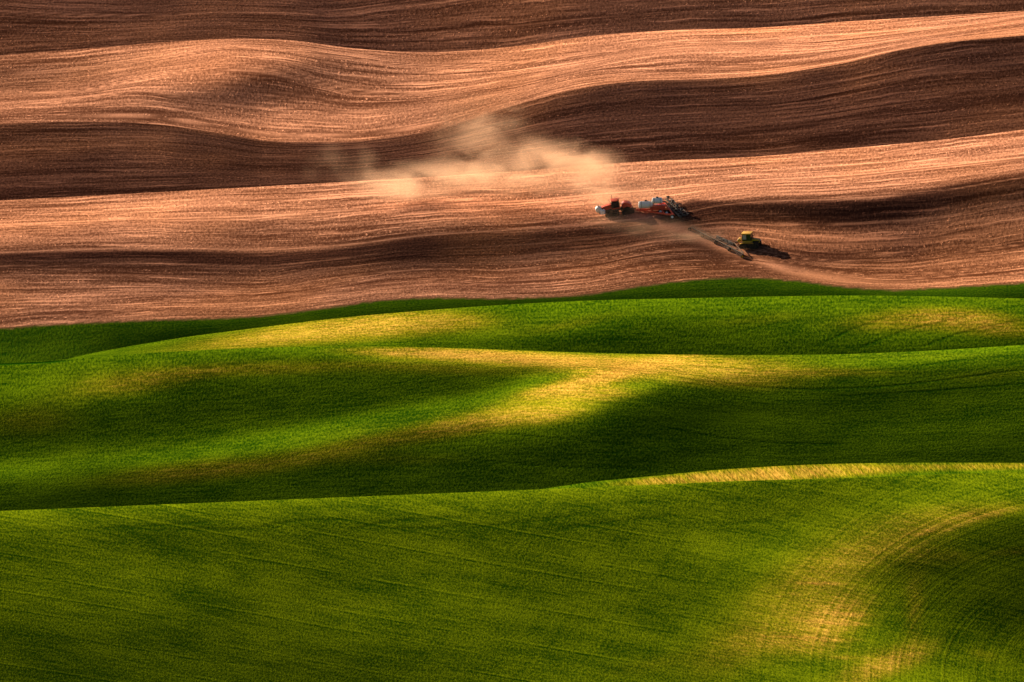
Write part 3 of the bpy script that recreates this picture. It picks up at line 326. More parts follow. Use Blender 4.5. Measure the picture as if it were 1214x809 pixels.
def crop_graph(t, tram):
    al, ac = t.attr('along'), t.attr('across')
    n1 = t.noise(t.vec(t.math('MULTIPLY', al, .03), t.math('MULTIPLY', ac, .3)), 1, 4, .6)
    n2 = t.noise(t.vec(t.math('MULTIPLY', al, .14), t.math('MULTIPLY', ac, 1.5), 3.0), 1, 4, .7)
    n3 = t.noise(t.vec(t.math('MULTIPLY', al, 1.8), t.math('MULTIPLY', ac, 2.0), 7.0), 1, 3, .75)
    n4 = t.noise(t.vec(t.math('MULTIPLY', al, .035), t.math('MULTIPLY', ac, .09), 9.0), 1, 3, .55)
    sc = lambda x, k_: t.math('MULTIPLY', t.math('SUBTRACT', x, .5), k_)
    val = t.math('ADD', .42, t.math('ADD', sc(n1, .5), sc(n2, .85)))
    val = t.math('ADD', val, t.math('ADD', sc(n3, 1.9), sc(n4, .7)))
    val = t.math('SUBTRACT', val, t.math('MULTIPLY', t.attr('mark'), .38))
    h = t.math('ADD', t.math('MULTIPLY', n2, .10), t.math('MULTIPLY', n3, .13))
    h = t.math('SUBTRACT', h, t.math('MULTIPLY', t.attr('mark'), .12))
    val = t.step(val, .0, 1.0)
    if tram == 'near':
        aw = t.attr('arcw')
        ar = t.noise(t.vec(t.math('MULTIPLY', al, .01), t.math('MULTIPLY', t.attr('arc'), 1.25), 41.0), 1, 2, .6)
        val = t.math('ADD', val, t.math('MULTIPLY', aw, t.math('MULTIPLY', t.math('SUBTRACT', ar, .5), .75)), clamp=True)
        h = t.math('ADD', h, t.math('MULTIPLY', aw, t.math('MULTIPLY', ar, .10)))
        d2 = t.noise(t.vec(t.math('ADD', t.math('MULTIPLY', al, 1.0), t.math('MULTIPLY', ac, .6)), t.math('MULTIPLY', ac, .05), 51.0), 1, 1, .5)
        mid = t.step(al, 75, 140); mid = t.math('MULTIPLY', mid, t.math('SUBTRACT', 1.0, aw))
        val = t.math('ADD', val, t.math('MULTIPLY', mid, t.math('MULTIPLY', t.math('SUBTRACT', d2, .5), .4)), clamp=True)
        ph = t.math('FRACT', t.math('DIVIDE', ac, 4.6))
        keep = t.math('MULTIPLY', t.step(t.noise(t.vec(t.math('MULTIPLY', al, .03), t.math('MULTIPLY', ac, .22), 61.0), 1, 3), .38, .62), t.math('SUBTRACT', 1.0, aw))
        l1 = t.math('MULTIPLY', t.math('SUBTRACT', t.step(ph, .0, .04), t.step(ph, .07, .12)), keep)
        l2 = t.math('MULTIPLY', t.math('SUBTRACT', t.step(ph, .10, .14), t.step(ph, .16, .22)), keep)
        val = t.math('SUBTRACT', t.math('ADD', val, t.math('MULTIPLY', l1, .3)), t.math('MULTIPLY', l2, .25), clamp=True)
    c = t.mix(val, (.013, .043, .0010), (.165, .222, .003)) if tram == 'near' else t.mix(val, (.008, .040, .0010), (.128, .212, .003))
    if tram == 'strip':
        ph = t.math('FRACT', t.math('DIVIDE', t.math('ADD', ac, t.math('MULTIPLY', t.noise(t.vec(t.math('MULTIPLY', al, .1), t.math('MULTIPLY', ac, .1)), 1, 2), 3.0)), 6.9))
        ln = t.math('MULTIPLY', t.math('SUBTRACT', t.step(ph, .36, .44), t.step(ph, .48, .58)), t.step(n1, .3, .6))
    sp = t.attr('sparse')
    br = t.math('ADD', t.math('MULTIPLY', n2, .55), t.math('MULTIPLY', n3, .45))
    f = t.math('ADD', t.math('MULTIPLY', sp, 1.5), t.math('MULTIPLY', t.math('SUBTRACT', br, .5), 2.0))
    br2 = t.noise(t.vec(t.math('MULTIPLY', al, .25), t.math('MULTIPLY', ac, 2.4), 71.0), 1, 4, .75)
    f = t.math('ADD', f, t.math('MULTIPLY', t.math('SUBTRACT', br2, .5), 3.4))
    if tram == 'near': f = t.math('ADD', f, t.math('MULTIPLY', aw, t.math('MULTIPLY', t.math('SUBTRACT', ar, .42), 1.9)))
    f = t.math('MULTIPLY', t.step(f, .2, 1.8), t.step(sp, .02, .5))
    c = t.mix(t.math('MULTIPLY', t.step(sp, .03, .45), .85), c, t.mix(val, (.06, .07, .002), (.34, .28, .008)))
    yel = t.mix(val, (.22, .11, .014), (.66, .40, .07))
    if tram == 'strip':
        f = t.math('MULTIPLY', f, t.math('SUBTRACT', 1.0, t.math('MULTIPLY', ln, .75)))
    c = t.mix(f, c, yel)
    return c, h
def finish(t, c, h, rough=.9):
    t.inp(t.b, 'Base Color', c); t.b.inputs['Roughness'].default_value = rough; t.b.inputs['Specular IOR Level'].default_value = 0.0
    t.inp(t.b, 'Normal', t.bump(h)); return t.m
t = NT('ploughed soil'); M_SOIL = finish(t, *soil_graph(t))
t = NT('young wheat'); M_CROP = finish(t, *crop_graph(t, ''))
t = NT('young wheat near'); M_NEAR = finish(t, *crop_graph(t, 'near'))
t = NT('young wheat strip'); M_STRIP = finish(t, *crop_graph(t, 'strip'))
t = NT('soil and wheat edge'); c1, h1 = soil_graph(t); c2, h2 = crop_graph(t, '')
g = t.attr('green'); M_EDGE = finish(t, t.mix(g, c1, t.mix(.45, c2, (.012, .05, .003))), t.math('ADD', t.math('MULTIPLY', h1, t.math('SUBTRACT', 1.0, g)), t.math('MULTIPLY', h2, g)))
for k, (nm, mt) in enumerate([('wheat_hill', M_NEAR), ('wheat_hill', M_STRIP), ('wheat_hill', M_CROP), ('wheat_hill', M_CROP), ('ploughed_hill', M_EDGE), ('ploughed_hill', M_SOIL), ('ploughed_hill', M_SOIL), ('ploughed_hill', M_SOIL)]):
    field_mesh(nm, k, 0, mt)

# ------------------------------------------------------------------ the machines
def paint(name, c, rough=.45, metal=0.0, dirt=.35, spec=.4):
    t = NT(name); tc = t.n('ShaderNodeTexCoord').outputs['Object']
    d = t.noise(tc, 1.7, 4, .65); geo = t.n('ShaderNodeNewGeometry').outputs['Normal']
    sep = t.n('ShaderNodeSeparateXYZ'); t.inp(sep, 0, geo)
    f = t.math('MULTIPLY', t.step(d, .38, .72), dirt)
    f = t.math('ADD', f, t.math('MULTIPLY', t.step(sep.outputs[2], .3, 1.0), dirt*.35), clamp=True)
    t.inp(t.b, 'Base Color', t.mix(f, c, (.34, .21, .13))); t.b.inputs['Roughness'].default_value = rough; t.b.inputs['Metallic'].default_value = metal
    t.b.inputs['Specular IOR Level'].default_value = spec
    return t.m
P_RED = paint('dusty red paint', (.72, .045, .018)); P_FRAME = paint('orange red frame paint', (.80, .085, .03), dirt=.25)
P_WHITE = paint('white poly tank', (.92, .90, .85), .5, dirt=.06); P_YEL = paint('yellow paint', (.66, .36, .025), dirt=.4)
P_BLACK = paint('dusty black rubber', (.018, .017, .016), .85, dirt=.22, spec=.15); P_DARK = paint('dark steel', (.045, .04, .038), .6, dirt=.3)
P_GREY = paint('worn steel', (.20, .17, .15), .5, .4, dirt=.4); P_GLASS = paint('dark cab glass', (.012, .016, .02), .08, dirt=.06, spec=.6)
P_RUST = paint('weathered brown steel', (.09, .06, .045), .8, .0, dirt=.3, spec=.15); P_PANE = paint('dusty glass painted sunlit', (.42, .40, .36), .25, dirt=.3)  # pane: sunlight on the cab glass painted into a paler colour
P_LAMP = paint('amber lens', (.8, .3, .02), .2, dirt=.05)

class MB:
    def __init__(s): s.bm = bmesh.new()
    def box(s, c, d, bev=.04, rot=None, taper=None):
        r = bmesh.ops.create_cube(s.bm, size=1); vs_ = r['verts']
        M = Matrix.Translation(Vector(c)) @ (rot.to_4x4() if rot else Matrix.Identity(4)) @ Matrix.Diagonal((*d, 1))
        if taper:
            for v in vs_:
                if v.co.z > 0: v.co.x = v.co.x*taper[0] + (taper[2] if len(taper) > 2 else 0); v.co.y *= taper[1]
        for v in vs_: v.co = M @ v.co
        if bev:
            es = {e for v in vs_ for e in v.link_edges}
            bmesh.ops.bevel(s.bm, geom=list(es), offset=bev, segments=2, affect='EDGES', profile=.6)
        return s
    def tube(s, a, b, r, r2=None, n=12, caps=True):
        a, b = Vector(a), Vector(b); d = b-a
        M = Matrix.Translation((a+b)/2) @ d.to_track_quat('Z', 'Y').to_matrix().to_4x4()
        bmesh.ops.create_cone(s.bm, cap_ends=caps, segments=n, radius1=r, radius2=r if r2 is None else r2, depth=d.length, matrix=M); return s
    def bar(s, a, b, w, h=None, bev=.02):
        a, b = Vector(a), Vector(b); d = b-a
        return s.box((a+b)/2, (w, h or w, d.length), bev, d.to_track_quat('Z', 'Y').to_matrix())
    def capsule(s, a, b, r, dome=.35, n=20):                 # a tank with domed ends
        a, b = Vector(a), Vector(b); d = (b-a); L = d.length; q = d.to_track_quat('Z', 'Y').to_matrix()
        prof = [(0, 0)] + [(r*math.sin(t*math.pi/12), dome*r*(1-math.cos(t*math.pi/12))) for t in range(1, 7)]
        prof = prof + [(p[0], L-p[1]) for p in reversed(prof)]
        ring = []
        for (rr, z) in prof:
            if rr < 1e-6: ring.append([s.bm.verts.new(a+q@Vector((0, 0, z)))])
            else: ring.append([s.bm.verts.new(a+q@Vector((rr*math.cos(2*math.pi*i/n), rr*math.sin(2*math.pi*i/n), z))) for i in range(n)])
        for A, B in zip(ring, ring[1:]):
            for i in range(n):
                j = (i+1) % n
                if len(A) == 1: s.bm.faces.new([A[0], B[j], B[i]])
                elif len(B) == 1: s.bm.faces.new([A[i], A[j], B[0]])
                else: s.bm.faces.new([A[i], A[j], B[j], B[i]])
        return s
    def prism(s, pts, y0, y1, bev=0.0):                      # an outline in x and z given a width
        f = [s.bm.verts.new((x, y0, z)) for x, z in pts]; g_ = [s.bm.verts.new((x, y1, z)) for x, z in pts]
        n = len(pts); fs = [s.bm.faces.new(f), s.bm.faces.new(g_[::-1])]
        for i in range(n): fs.append(s.bm.faces.new([f[(i+1) % n], f[i], g_[i], g_[(i+1) % n]]))
        if bev: bmesh.ops.bevel(s.bm, geom=list({e for q_ in fs for e in q_.edges}), offset=bev, segments=2, affect='EDGES')
        return s
    def wheel(s, c, r, wd, n=24, lug=0.0):                   # a tyre round the y axis
        x, y, z = c; prof = [(r*.55, -wd*.42), (r*.86, -wd*.5), (r, -wd*.34), (r, wd*.34), (r*.86, wd*.5), (r*.55, wd*.42)]
        rg = []
        for i in range(n):
            a = 2*math.pi*i/n; k_ = 1 - (lug if i % 2 else 0)
            rg.append([s.bm.verts.new((x+pr*k_*math.cos(a), y+py, z+pr*k_*math.sin(a))) for pr, py in prof])
        for i in range(n):
            A, B = rg[i], rg[(i+1) % n]
            for j in range(6): s.bm.faces.new([A[j], B[j], B[(j+1) % 6], A[(j+1) % 6]])
        return s
    def build(s, name, mat, parent, label=None, smooth=True):
        bmesh.ops.recalc_face_normals(s.bm, faces=s.bm.faces)
        me = bpy.data.meshes.new(name); s.bm.to_mesh(me); s.bm.free(); me.materials.append(mat)
        if smooth:
            me.polygons.foreach_set('use_smooth', [True]*len(me.polygons)); me.set_sharp_from_angle(angle=R(35))
        o = bpy.data.objects.new(name, me); col.objects.link(o)
        if parent: o.parent = parent
        if label: o['label'] = label
        return o
def normal_at(k, u, v):
    a, b = ground(k, u+12, v)-ground(k, u-12, v), ground(k, u, v-6)-ground(k, u, v+6); n = a.cross(b).normalized()
    return n if n.z > 0 else -n
def machine(name, label, cat, k, u, v, yaw, size=1.0, level=0.0):
    e = bpy.data.objects.new(name, None); col.objects.link(e); e.empty_display_size = 2
    n = normal_at(k, u, v).lerp(Vector((0, 0, 1)), level).normalized(); f = Vector((math.cos(yaw), math.sin(yaw), 0)); f = (f-n*f.dot(n)).normalized(); s_ = n.cross(f)
    e.matrix_world = Matrix.Translation(ground(k, u, v)) @ Matrix((f, s_, n)).transposed().to_4x4() @ Matrix.Scale(size, 4)
    e['label'] = label; e['category'] = cat
    return e
def belt(bm_, outline, y, wd, th, lugs=True):                # a rubber track: a closed ring of given outline
    P = [Vector((x, 0, z)) for x, z in outline]; n = len(P); c = sum(P, Vector())/n
    R_ = []
    for i, p in enumerate(P):
        t_ = (P[(i+1) % n]-P[i-1]).normalized(); o_ = Vector((t_.z, 0, -t_.x))
        if o_.dot(p-c) < 0: o_ = -o_
        q = p + o_*(th*(.45 if lugs and i % 2 else 0)); inn = p - o_*th
        R_.append([bm_.bm.verts.new((a.x, y+sy*wd/2, a.z)) for a, sy in ((q, -1), (q, 1), (inn, 1), (inn, -1))])
    for i in range(n):
        A, B = R_[i], R_[(i+1) % n]
        for j in range(4): bm_.bm.faces.new([A[j], B[j], B[(j+1) % 4], A[(j+1) % 4]])
    return bm_
def hull_of(circles, step_=.16):                             # belt path round wheels given as x, z, radius
    pts = []
    for (x, z, r) in circles:
        for i in range(48): pts.append((x+r*math.cos(i*math.pi/24), z+r*math.sin(i*math.pi/24)))
    pts = sorted(set(pts)); L, Uu = [], []
    cr = lambda o, a, b: (a[0]-o[0])*(b[1]-o[1])-(a[1]-o[1])*(b[0]-o[0])
    for p in pts:
        while len(L) > 1 and cr(L[-2], L[-1], p) <= 0: L.pop()
        L.append(p)
    for p in reversed(pts):
        while len(Uu) > 1 and cr(Uu[-2], Uu[-1], p) <= 0: Uu.pop()
        Uu.append(p)
    H = L[:-1]+Uu[:-1]; out = []
    for a, b in zip(H, H[1:]+H[:1]):
        d = math.hypot(b[0]-a[0], b[1]-a[1]); m = max(1, int(d/step_))
        out += [(a[0]+(b[0]-a[0])*i/m, a[1]+(b[1]-a[1])*i/m) for i in range(m)]
    return out
def track_unit(parent, circles, y, wd, wheel_mat):
    b = belt(MB(), hull_of(circles), y, wd, .09).build('track', P_BLACK, parent)
    fl = MB(); fl.prism([(x, z) for x, z in hull_of([(x, z, r-.12) for x, z, r in circles], .3)], y-wd*.3, y+wd*.3); fl.build('track_frame', P_BLACK, b, smooth=False)
    for j, (x, z, r) in enumerate(circles):
        rr = r-.1; w_ = MB(); w_.tube((x, y-wd*.42, z), (x, y+wd*.42, z), rr, n=20)
        w_.tube((x, y-wd*.5, z), (x, y+wd*.5, z), rr*.35, n=10)
        w_.build('drive_wheel' if r == max(c[2] for c in circles) and j == 0 else 'road_wheel', wheel_mat, b)
    return b

# --- red articulated tractor, heading left
T = machine('tracked_tractor', 'red articulated tractor on black tracks with white tanks on its nose', 'tractor', 4, 730.5, 253.8, R(184), .93)
for yy in (-1.12, 1.12):
    track_unit(T, [(1.15, 1.28, .50), (2.35, .42, .40), (-.35, .42, .40), (1.0, .34, .32)], yy, .78, P_BLACK)
    track_unit(T, [(-2.85, 1.30, .50), (-1.75, .42, .40), (-4.1, .42, .40), (-2.9, .34, .32)], yy, .78, P_BLACK)
MB().box((.75, 0, 1.35), (3.6, 1.1, .5), .06).box((-2.7, 0, 1.35), (2.6, 1.1, .5), .06).box((-1.25, 0, 1.2), (1.2, .55, .45), .05).build('chassis', P_DARK, T)
h_ = MB().prism([(.95, 1.62), (3.3, 1.62), (3.45, 1.9), (3.4, 2.35), (2.6, 2.62), (.95, 2.85)], -.62, .62, .07).build('hood', P_RED, T)
gl = MB()
for i in range(5): gl.box((3.47, 0, 1.72+i*.12), (.05, .98, .06), .01)
gl.build('grille', P_BLACK, h_)
for yy in (-.42, .42): MB().tube((3.38, yy, 2.18), (3.47, yy, 2.18), .1).build('headlight', P_WHITE, h_)
cabm = MB().prism([(-1.05, 1.62), (.85, 1.62), (.98, 2.3), (.72, 3.62), (-.98, 3.62), (-1.08, 2.4)], -.86, .86, .06).build('cab', P_GLASS, T)
for yy in (-.88, .88):
    for a, b in (((.98, 2.3), (.72, 3.62)), ((-1.08, 2.4), (-.98, 3.62)), ((-.1, 1.7), (-.1, 3.62))): MB().bar((a[0], yy, a[1]), (b[0], yy, b[1]), .08, .08, .01).build('pillar', P_BLACK, cabm)
MB().box((-.13, 0, 3.74), (2.05, 1.95, .24), .09).build('roof', P_RED, cabm)
bl = MB().tube((-.75, .55, 3.86), (-.75, .55, 4.1), .09).build('beacon', P_LAMP, cabm)
MB().box((-.1, 0, 1.78), (2.2, 2.1, .3), .06).build('platform', P_RED, T)
MB().tube((.55, -1.02, 1.9), (.55, -1.02, 2.9), .1).tube((.55, -1.02, 2.9), (.5, -1.02, 4.75), .065).build('exhaust_stack', P_DARK, T)
MB().tube((.95, .95, 2.6), (1.25, 1.35, 3.15), .035).box((1.27, 1.38, 3.3), (.08, .28, .42), .03).build('mirror', P_BLACK, T)
MB().tube((.95, -.95, 2.6), (1.25, -1.35, 3.15), .035).box((1.27, -1.38, 3.3), (.08, .28, .42), .03).build('mirror', P_BLACK, T)
MB().prism([(-1.7, 1.7), (-1.6, 2.45), (-2.2, 2.9), (-3.1, 2.85), (-3.9, 2.3), (-4.15, 1.75)], -.98, .98, .1).build('rear_body', P_RED, T)
for yy in (-1.16, 1.16):
    MB().prism([(-1.75, 1.78), (-1.95, 2.1), (-2.9, 2.3), (-3.8, 1.95), (-4.15, 1.6), (-3.9, 1.62), (-2.9, 2.12), (-2.0, 1.94)], yy-.38, yy+.38, .02).build('fender', P_RED, T)
MB().bar((-4.0, 0, .75), (-5.1, 0, .7), .16, .12).build('drawbar', P_DARK, T)
MB().bar((3.3, 0, 1.1), (4.3, 0, 1.1), 1.5, .12).bar((3.95, -1.1, .95), (3.95, 1.1, .95), .14, .14).build('tank_carrier', P_DARK, T)
for yy, xx in ((-1.0, 3.25), (1.0, 3.25)):
    tk_ = MB().capsule((xx, yy, .75), (xx, yy, 2.12), .62, .45).build('saddle_tank', P_WHITE, T)
    MB().tube((xx, yy, 2.1), (xx, yy, 2.24), .18).build('tank_cap', P_BLACK, tk_)
tk_ = MB().capsule((4.15, -.85, 1.9), (4.15, .85, 1.9), .8, .5).build('nose_tank', P_WHITE, T)
MB().tube((4.15, 0, 2.66), (4.15, 0, 2.82), .2).build('tank_cap', P_BLACK, tk_)
for yy in (-.5, .5): MB().tube((4.15, yy-.03, 1.9), (4.15, yy+.03, 1.9), .812, n=24, caps=False).build('strap', P_DARK, tk_)
for yy in (-.9, .9): MB().tube((4.35, yy, .8), (4.45, yy, .8), .11).build('turn_light', P_LAMP, T)

# --- air seeder towed behind it
S = machine('air_seeder', 'red air seeder carrying white tanks, towed behind the red tractor', 'seeder', 4, 772, 252, R(180), 1.0, .85)
bpy.context.view_layer.update()
Si = S.matrix_world.inverted()
def sl(u, v, z): return Si @ (ground(4, u, v)+Vector((0, 0, z)))
H_ = sl(754.5, 252.8, .75); NW, FW, MID = sl(799, 259, .75), sl(788, 245, .75), sl(794, 252, .8)
A1, B1 = sl(784, 241.2, .8), sl(805.5, 260.3, .7)
fr = MB().bar(H_, NW, .28, .3).bar(H_, FW, .28, .3).bar(H_, MID, .26, .3).bar(H_+(NW-H_)*.45, H_+(FW-H_)*.45, .24, .24).bar(NW, FW, .3, .34)
fr.bar(H_+(NW-H_)*.75, H_+(FW-H_)*.75, .24, .24)
fr.build('hitch_frame', P_FRAME, S)
tb = MB()
dv = (B1-A1); dn = dv.normalized(); back = Vector((-1, 0, 0)); back = (back-dn*back.dot(dn)).normalized()
for s_ in (0.0, 1.1, 2.2): tb.bar(A1+back*s_, B1+back*s_, .2, .2)
for i in range(9): q = A1+dv*(i/8); tb.bar(q, q+back*2.2, .14, .16)
tb.build('toolbar', P_DARK, S)
for g_ in range(6):
    m_ = MB()
    for i in range(7):
        q = A1+dv*((g_*7+i+.5)/42)
        for s_ in (0.0, 1.1, 2.2):
            p = q+back*(s_+.1); m_.bar(p, p+back*.35+Vector((0, 0, -.55)), .07, .09, 0)
            m_.tube(p+back*.4+dn*.02+Vector((0, 0, -.45)), p+back*.4-dn*.02+Vector((0, 0, -.45)), .3, n=12)
    q0, q1 = A1+dv*((g_*7+.4)/42), A1+dv*((g_*7+6.6)/42); dz_ = Vector((0, 0, -.14))
    for s_ in (0.1, 1.2, 2.3): m_.bar(q0+back*s_+dz_, q1+back*s_+dz_, .1, .1, 0)
    qm = (q0+q1)/2; m_.bar(qm+back*.05+dz_, qm+back*2.35+dz_, .1, .1, 0)
    m_.build('opener_gang', P_DARK, S)
for g_ in range(4):
    q = A1+dv*(g_+.5)/4+back*1.1
    m_ = MB().bar(q, q+Vector((0, 0, .95)), .16, .16).bar(q+Vector((0, 0, .85)), q-back*.2+dn*1.3+Vector((0, 0, .25)), .1, .1)
    m_.tube(q+Vector((0, 0, .95))-back*.25, q+Vector((0, 0, .95))+back*.35, .26)
    m_.build('seed_tower', P_DARK, S)
def tank(u, v, z0, L_, r_, nm):
    c = sl(u, v, 0); c.z += z0+r_; ax = (MID-H_); ax.z = 0; ax.normalize(); ax = Vector((-1, 0, 0))
    o = MB().capsule(c-ax*L_/2, c+ax*L_/2, r_, .4).build(nm, P_WHITE, S)
    m_ = MB().tube(c+Vector((0, 0, r_*.95)), c+Vector((0, 0, r_+.2)), .28); m_.build('lid', P_BLACK, o)
    for k_ in (-.28, .28): MB().tube(c+ax*(L_*k_-.04), c+ax*(L_*k_+.04), r_+.015, n=28, caps=False).build('strap', P_GREY, o)
    for k_ in (-.36, .36):
        for yy in (-.5, .5): p = c+ax*L_*k_; MB().bar((p.x, p.y+yy*r_, p.z-r_*.75), (p.x, p.y+yy*r_*1.6, p.z-r_-z0+.6), .12, .12, .01).build('cradle_leg', P_RED, o)
    return o
tank(766, 253, 1.15, 3.5, .86, 'seed_tank'); tank(779.5, 250.5, 1.75, 2.5, .72, 'fertiliser_tank')
c = sl(781.5, 251.5, 0); MB().box(c+Vector((0, 0, 1.15)), (2.6, 1.9, 1.0), .08, None, (1.12, 1.12)).build('hopper', P_RED, S)
c = sl(773.5, 252.5, 0); MB().tube(c+Vector((0, -.3, 1.15)), c+Vector((0, .3, 1.15)), .42, n=18).tube(c+Vector((0, .3, 1.15)), c+Vector((.2, .9, 1.15)), .16).build('fan', P_RED, S)
for (u, v) in ((797, 259.8), (786, 243.6), (790.5, 255), (783, 253.5)):
    c = sl(u, v, 0); w_ = MB().wheel((c.x, c.y, c.z+.5), .5, .34, lug=.05).build('wheel', P_BLACK, S)
    MB().tube((c.x, c.y-.15, c.z+.5), (c.x, c.y+.15, c.z+.5), .29, n=16).build('rim', P_WHITE, w_)

# --- yellow crawler, heading right and a little downhill towards us
K = machine('crawler_tractor', 'small yellow crawler tractor with a glazed cab and black tracks', 'tractor', 4, 889.5, 293.2, R(-17), 1.0, .6)
for yy in (-1.0, 1.0):
    track_unit(K, [(1.7, .70, .68), (-1.65, .56, .54), (-.7, .32, .30), (.1, .32, .30), (.9, .32, .30)], yy, .66, P_BLACK)
    MB().prism([(-2.1, 1.12), (-1.2, 1.42), (.5, 1.42), (1.2, 1.3), (1.2, 1.2), (.5, 1.3), (-1.15, 1.3), (-2.1, 1.02)], yy-.36, yy+.36, .02).build('fender', P_YEL, K)
MB().box((0, 0, .85), (3.7, 1.3, .55), .06).build('chassis', P_DARK, K)
h_ = MB().prism([(.55, 1.15), (2.4, 1.1), (2.6, 1.35), (2.54, 1.74), (2.1, 1.98), (.55, 2.15)], -.5, .5, .09).build('hood', P_YEL, K)
m_ = MB()
for i in range(4): m_.box((2.6, 0, 1.2+.14*i), (.06, .84, .07), .01)
m_.box((2.57, 0, 1.42), (.05, .9, .62), .01); m_.build('grille', P_BLACK, h_)
for yy in (-.3, .3): MB().tube((2.54, yy, 1.72), (2.64, yy, 1.7), .1).build('headlight', P_WHITE, h_)
MB().box((1.6, -.515, 1.45), (1.5, .03, .42), .01).build('side_vent', P_BLACK, h_)
MB().box((1.6, .515, 1.45), (1.5, .03, .42), .01).build('side_vent', P_BLACK, h_)
cb = MB().prism([(-1.55, 1.3), (.58, 1.3), (.7, 1.95), (.38, 3.2), (-1.36, 3.2), (-1.65, 2.1)], -.8, .8, .05).build('cab', P_GLASS, K)
MB().box((-.5, 0, 3.34), (2.3, 2.0, .3), .1).build('roof', P_YEL, cb)
MB().prism([(-1.70, 2.12), (-1.66, 2.12), (-1.41, 3.1), (-1.45, 3.1)], -.7, .7).build('rear_window', P_PANE, cb)
for yy in (-.815, .815): MB().prism([(-1.5, 2.05), (-.55, 2.05), (-.55, 3.1), (-1.3, 3.1)], yy-.012, yy+.012).build('side_window', P_PANE if yy < 0 else P_GLASS, cb)
for yy in (-.83, .83):
    for a, b in (((.7, 1.95), (.38, 3.2)), ((-1.65, 2.1), (-1.36, 3.2)), ((-.45, 1.35), (-.45, 3.2)), ((-1.6, 1.95), (.68, 1.95))): MB().bar((a[0], yy, a[1]), (b[0], yy, b[1]), .07, .07, .01).build('pillar', P_BLACK, cb)
MB().box((-.45, 0, 1.58), (2.35, 1.78, .26), .06).build('platform', P_YEL, K)
MB().tube((1.0, -.42, 2.0), (1.0, -.42, 3.0), .06).tube((1.0, -.42, 2.0), (1.0, -.42, 2.45), .1).build('exhaust_stack', P_DARK, K)
for yy in (-1, 1): MB().tube((.6, yy*.75, 2.4), (.8, yy*1.1, 2.6), .03).box((.81, yy*1.12, 2.7), (.06, .22, .34), .02).build('mirror', P_BLACK, K)
rt = MB().capsule((-2.35, -.75, 1.75), (-2.35, .75, 1.75), .44, .4).build('rear_tank', P_YEL, K)
for yy in (-.45, .45): MB().bar((-2.35, yy, 1.35), (-1.7, yy, 1.0), .1, .1).build('bracket', P_DARK, rt)
MB().bar((-1.7, 0, .6), (-3.0, 0, .55), .14, .12).build('drawbar', P_DARK, K)

# --- the long harrow bar trailing behind the crawler
Hh = machine('drag_harrow', 'long thin harrow bar angled across the soil behind the yellow crawler', 'harrow', 4, 856, 289, 0)
bpy.context.view_layer.update(); Hi = Hh.matrix_world.inverted()
def hl(u, v, z): return Hi @ (ground(4, u, v)+Vector((0, 0, z)))
P1, P2 = hl(819, 273.2, .8), hl(881.5, 305.2, .8); n_ = 9
pts = [hl(819+62.5*i/n_, 273.2+32*i/n_, .8) for i in range(n_+1)]
bm_ = MB()
for a, b in zip(pts, pts[1:]):
    bm_.tube(a, b, .10, n=8); bm_.tube(a+Vector((.35, .1, .3)), b+Vector((.35, .1, .3)), .045, n=6)
    bm_.tube(a, b+Vector((.35, .1, .3)), .035, n=6)
bm_.build('boom', P_RUST, Hh)
ax = (P2-P1).normalized(); sd = ax.cross(Vector((0, 0, 1))).normalized()
if sd.x > 0: sd = -sd
for g_ in range(n_):
    m_ = MB(); a, b = pts[g_], pts[g_+1]
    for i in range(8):
        q = a+(b-a)*(i+.5)/8
        m_.tube(q, q+sd*.5+Vector((0, 0, -.75)), .035, n=6); m_.tube(q+sd*.1, q-sd*.35+Vector((0, 0, -.75)), .035, n=6)
    m_.build('tine_gang', P_DARK, Hh)
BR0, BR1 = hl(870.5, 292.5, .9), hl(880.8, 304.4, .9)
MB().tube(BR0, BR1, .09, n=8).build('brace', P_RUST, Hh)
hub = hl(877.5, 290.5, .7)
MB().tube(BR0, hub, .1, n=8).tube(pts[6], hub, .09, n=8).tube(pts[4], hub, .08, n=8).build('drawbar', P_DARK, Hh)
for g_ in range(3):
    c0, c1_ = hl(850+7*g_, 283.5+3.2*g_, .45), hl(856.5+7*g_, 286.4+3.2*g_, .45); m_ = MB()
    m_.bar(c0+Vector((0, 0, .45)), c1_+Vector((0, 0, .45)), .14, .14)
    for i in range(6):
        q = c0+(c1_-c0)*(i+.5)/6; d_ = (c1_-c0).normalized()
        m_.tube(q-d_*.03, q+d_*.03, .42, n=14); m_.bar(q+Vector((0, 0, .45)), q, .06, .06, 0)
    m_.build('disc_gang', P_DARK, Hh)
for (u, v, mt) in ((881.5, 305.4, P_YEL), (866, 297.5, P_GREY), (850, 289.2, P_GREY), (834, 281, P_GREY), (819, 273.2, P_GREY)):
    c = hl(u, v, 0)+sd*.25; w_ = MB().wheel((c.x, c.y, c.z+.42), .42, .26).build('wheel', P_BLACK, Hh)
    MB().tube((c.x, c.y-.14, c.z+.42), (c.x, c.y+.14, c.z+.42), .26, n=14).build('rim', mt, w_)

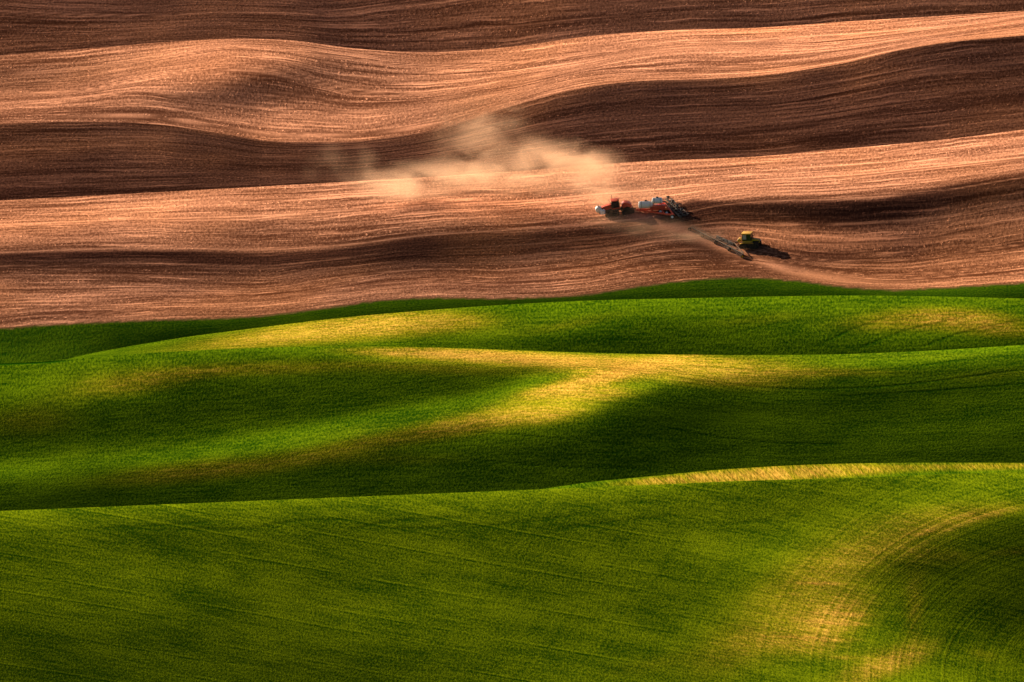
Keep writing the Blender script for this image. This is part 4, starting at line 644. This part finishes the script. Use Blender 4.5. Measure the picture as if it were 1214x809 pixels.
# ------------------------------------------------------------------ dust drifting off the machines
def dust(specs, dens, seed, voxel=1.3):
    t = NT('airborne dust'); t.t.nodes.remove(t.b); out = t.t.nodes['Material Output']
    pos = t.n('ShaderNodeTexCoord').outputs['Object']
    wn = t.t.nodes.new('ShaderNodeTexNoise'); t.inp(wn, 'Vector', pos); wn.inputs['Scale'].default_value = .11; wn.inputs['Detail'].default_value = 3
    vm = lambda op, a, b: (lambda nd: (t.inp(nd, 0, a), t.inp(nd, 1, b), nd.outputs[1 if op in ('LENGTH',) else 0])[2])(t.n('ShaderNodeVectorMath', operation=op))
    off = vm('MULTIPLY', vm('SUBTRACT', wn.outputs[1], (.5, .5, .5)), (10, 6, 5))
    p = vm('ADD', pos, off)
    total = None; bmh = bmesh.new(); cs = []
    for (u, v, ru, rv, a, vg) in specs:
        c = ground(4, u, vg) + Vector((0, 0, (vg-v)*.205)); r = Vector((ru*.21, max(ru*.16, 4.0), rv*.21)); cs.append((c, r, a))
    org = sum((c for c, r, a in cs), Vector())/len(cs)
    for c, r, a in cs:
        q = vm('DIVIDE', vm('SUBTRACT', p, tuple(c-org)), tuple(r))
        d2 = t.n('ShaderNodeVectorMath', operation='DOT_PRODUCT'); t.inp(d2, 0, q); t.inp(d2, 1, q)
        e = t.math('MULTIPLY', t.math('POWER', 2.71828, t.math('MULTIPLY', d2.outputs['Value'], -1.0)), a)
        total = e if total is None else t.math('ADD', total, e)
        s = bmesh.ops.create_icosphere(bmh, subdivisions=3, radius=1)
        for vtx in s['verts']: vtx.co = Vector((vtx.co.x*(r.x*1.9+4), vtx.co.y*(r.y*1.9+3), vtx.co.z*(r.z*1.9+3)))+c-org
    n1 = t.noise(vm('MULTIPLY', pos, (.09, .09, .19)), 1, 5, .62, .6)
    total = t.math('MULTIPLY', total, t.step(n1, .36, .66, .1, 1.8))
    total = t.math('MAXIMUM', t.math('SUBTRACT', total, .012), 0.0)
    pv = t.n('ShaderNodeVolumePrincipled'); pv.inputs['Color'].default_value = (1.0, .68, .45, 1); pv.inputs['Anisotropy'].default_value = .3
    t.inp(pv, 'Density', t.math('MULTIPLY', total, dens)); t.t.links.new(pv.outputs[0], out.inputs['Volume'])
    me = bpy.data.meshes.new('dust_cloud'); bmh.to_mesh(me); bmh.free(); me.materials.append(t.m)
    o = bpy.data.objects.new('dust_cloud', me); col.objects.link(o); o.location = org; o['kind'] = 'stuff'
    md = o.modifiers.new('one skin', 'REMESH'); md.mode = 'VOXEL'; md.voxel_size = voxel
    return o
dust([(724,240,14,8,1.0,248),(718,226,16,18,1.0,246),(708,206,24,16,.85,246),(745,246,14,5,.4,250),(785,240,24,6,.2,248),(678,190,32,12,1.1,246),(645,182,24,12,.8,246),(612,188,38,16,.5,246),(565,178,34,30,.28,244),(545,206,36,10,.45,244),(598,204,40,9,.4,244),
      (770,228,26,9,.4,246),(500,214,46,13,.5,240),(640,215,60,14,.3,246),(560,150,40,26,.12,244),(390,196,20,20,.14,242),(455,219,28,10,.85,240),(432,202,11,18,.16,240),(482,230,34,7,.6,240),(700,232,26,12,.4,246),(590,150,26,22,.16,244)], .068, 1)
dust([(742,262,34,6,.5,264),(790,270,34,6,.8,274),(828,281,30,5,.9,285),(858,293,20,4,.7,296)], .03, 2, .8)
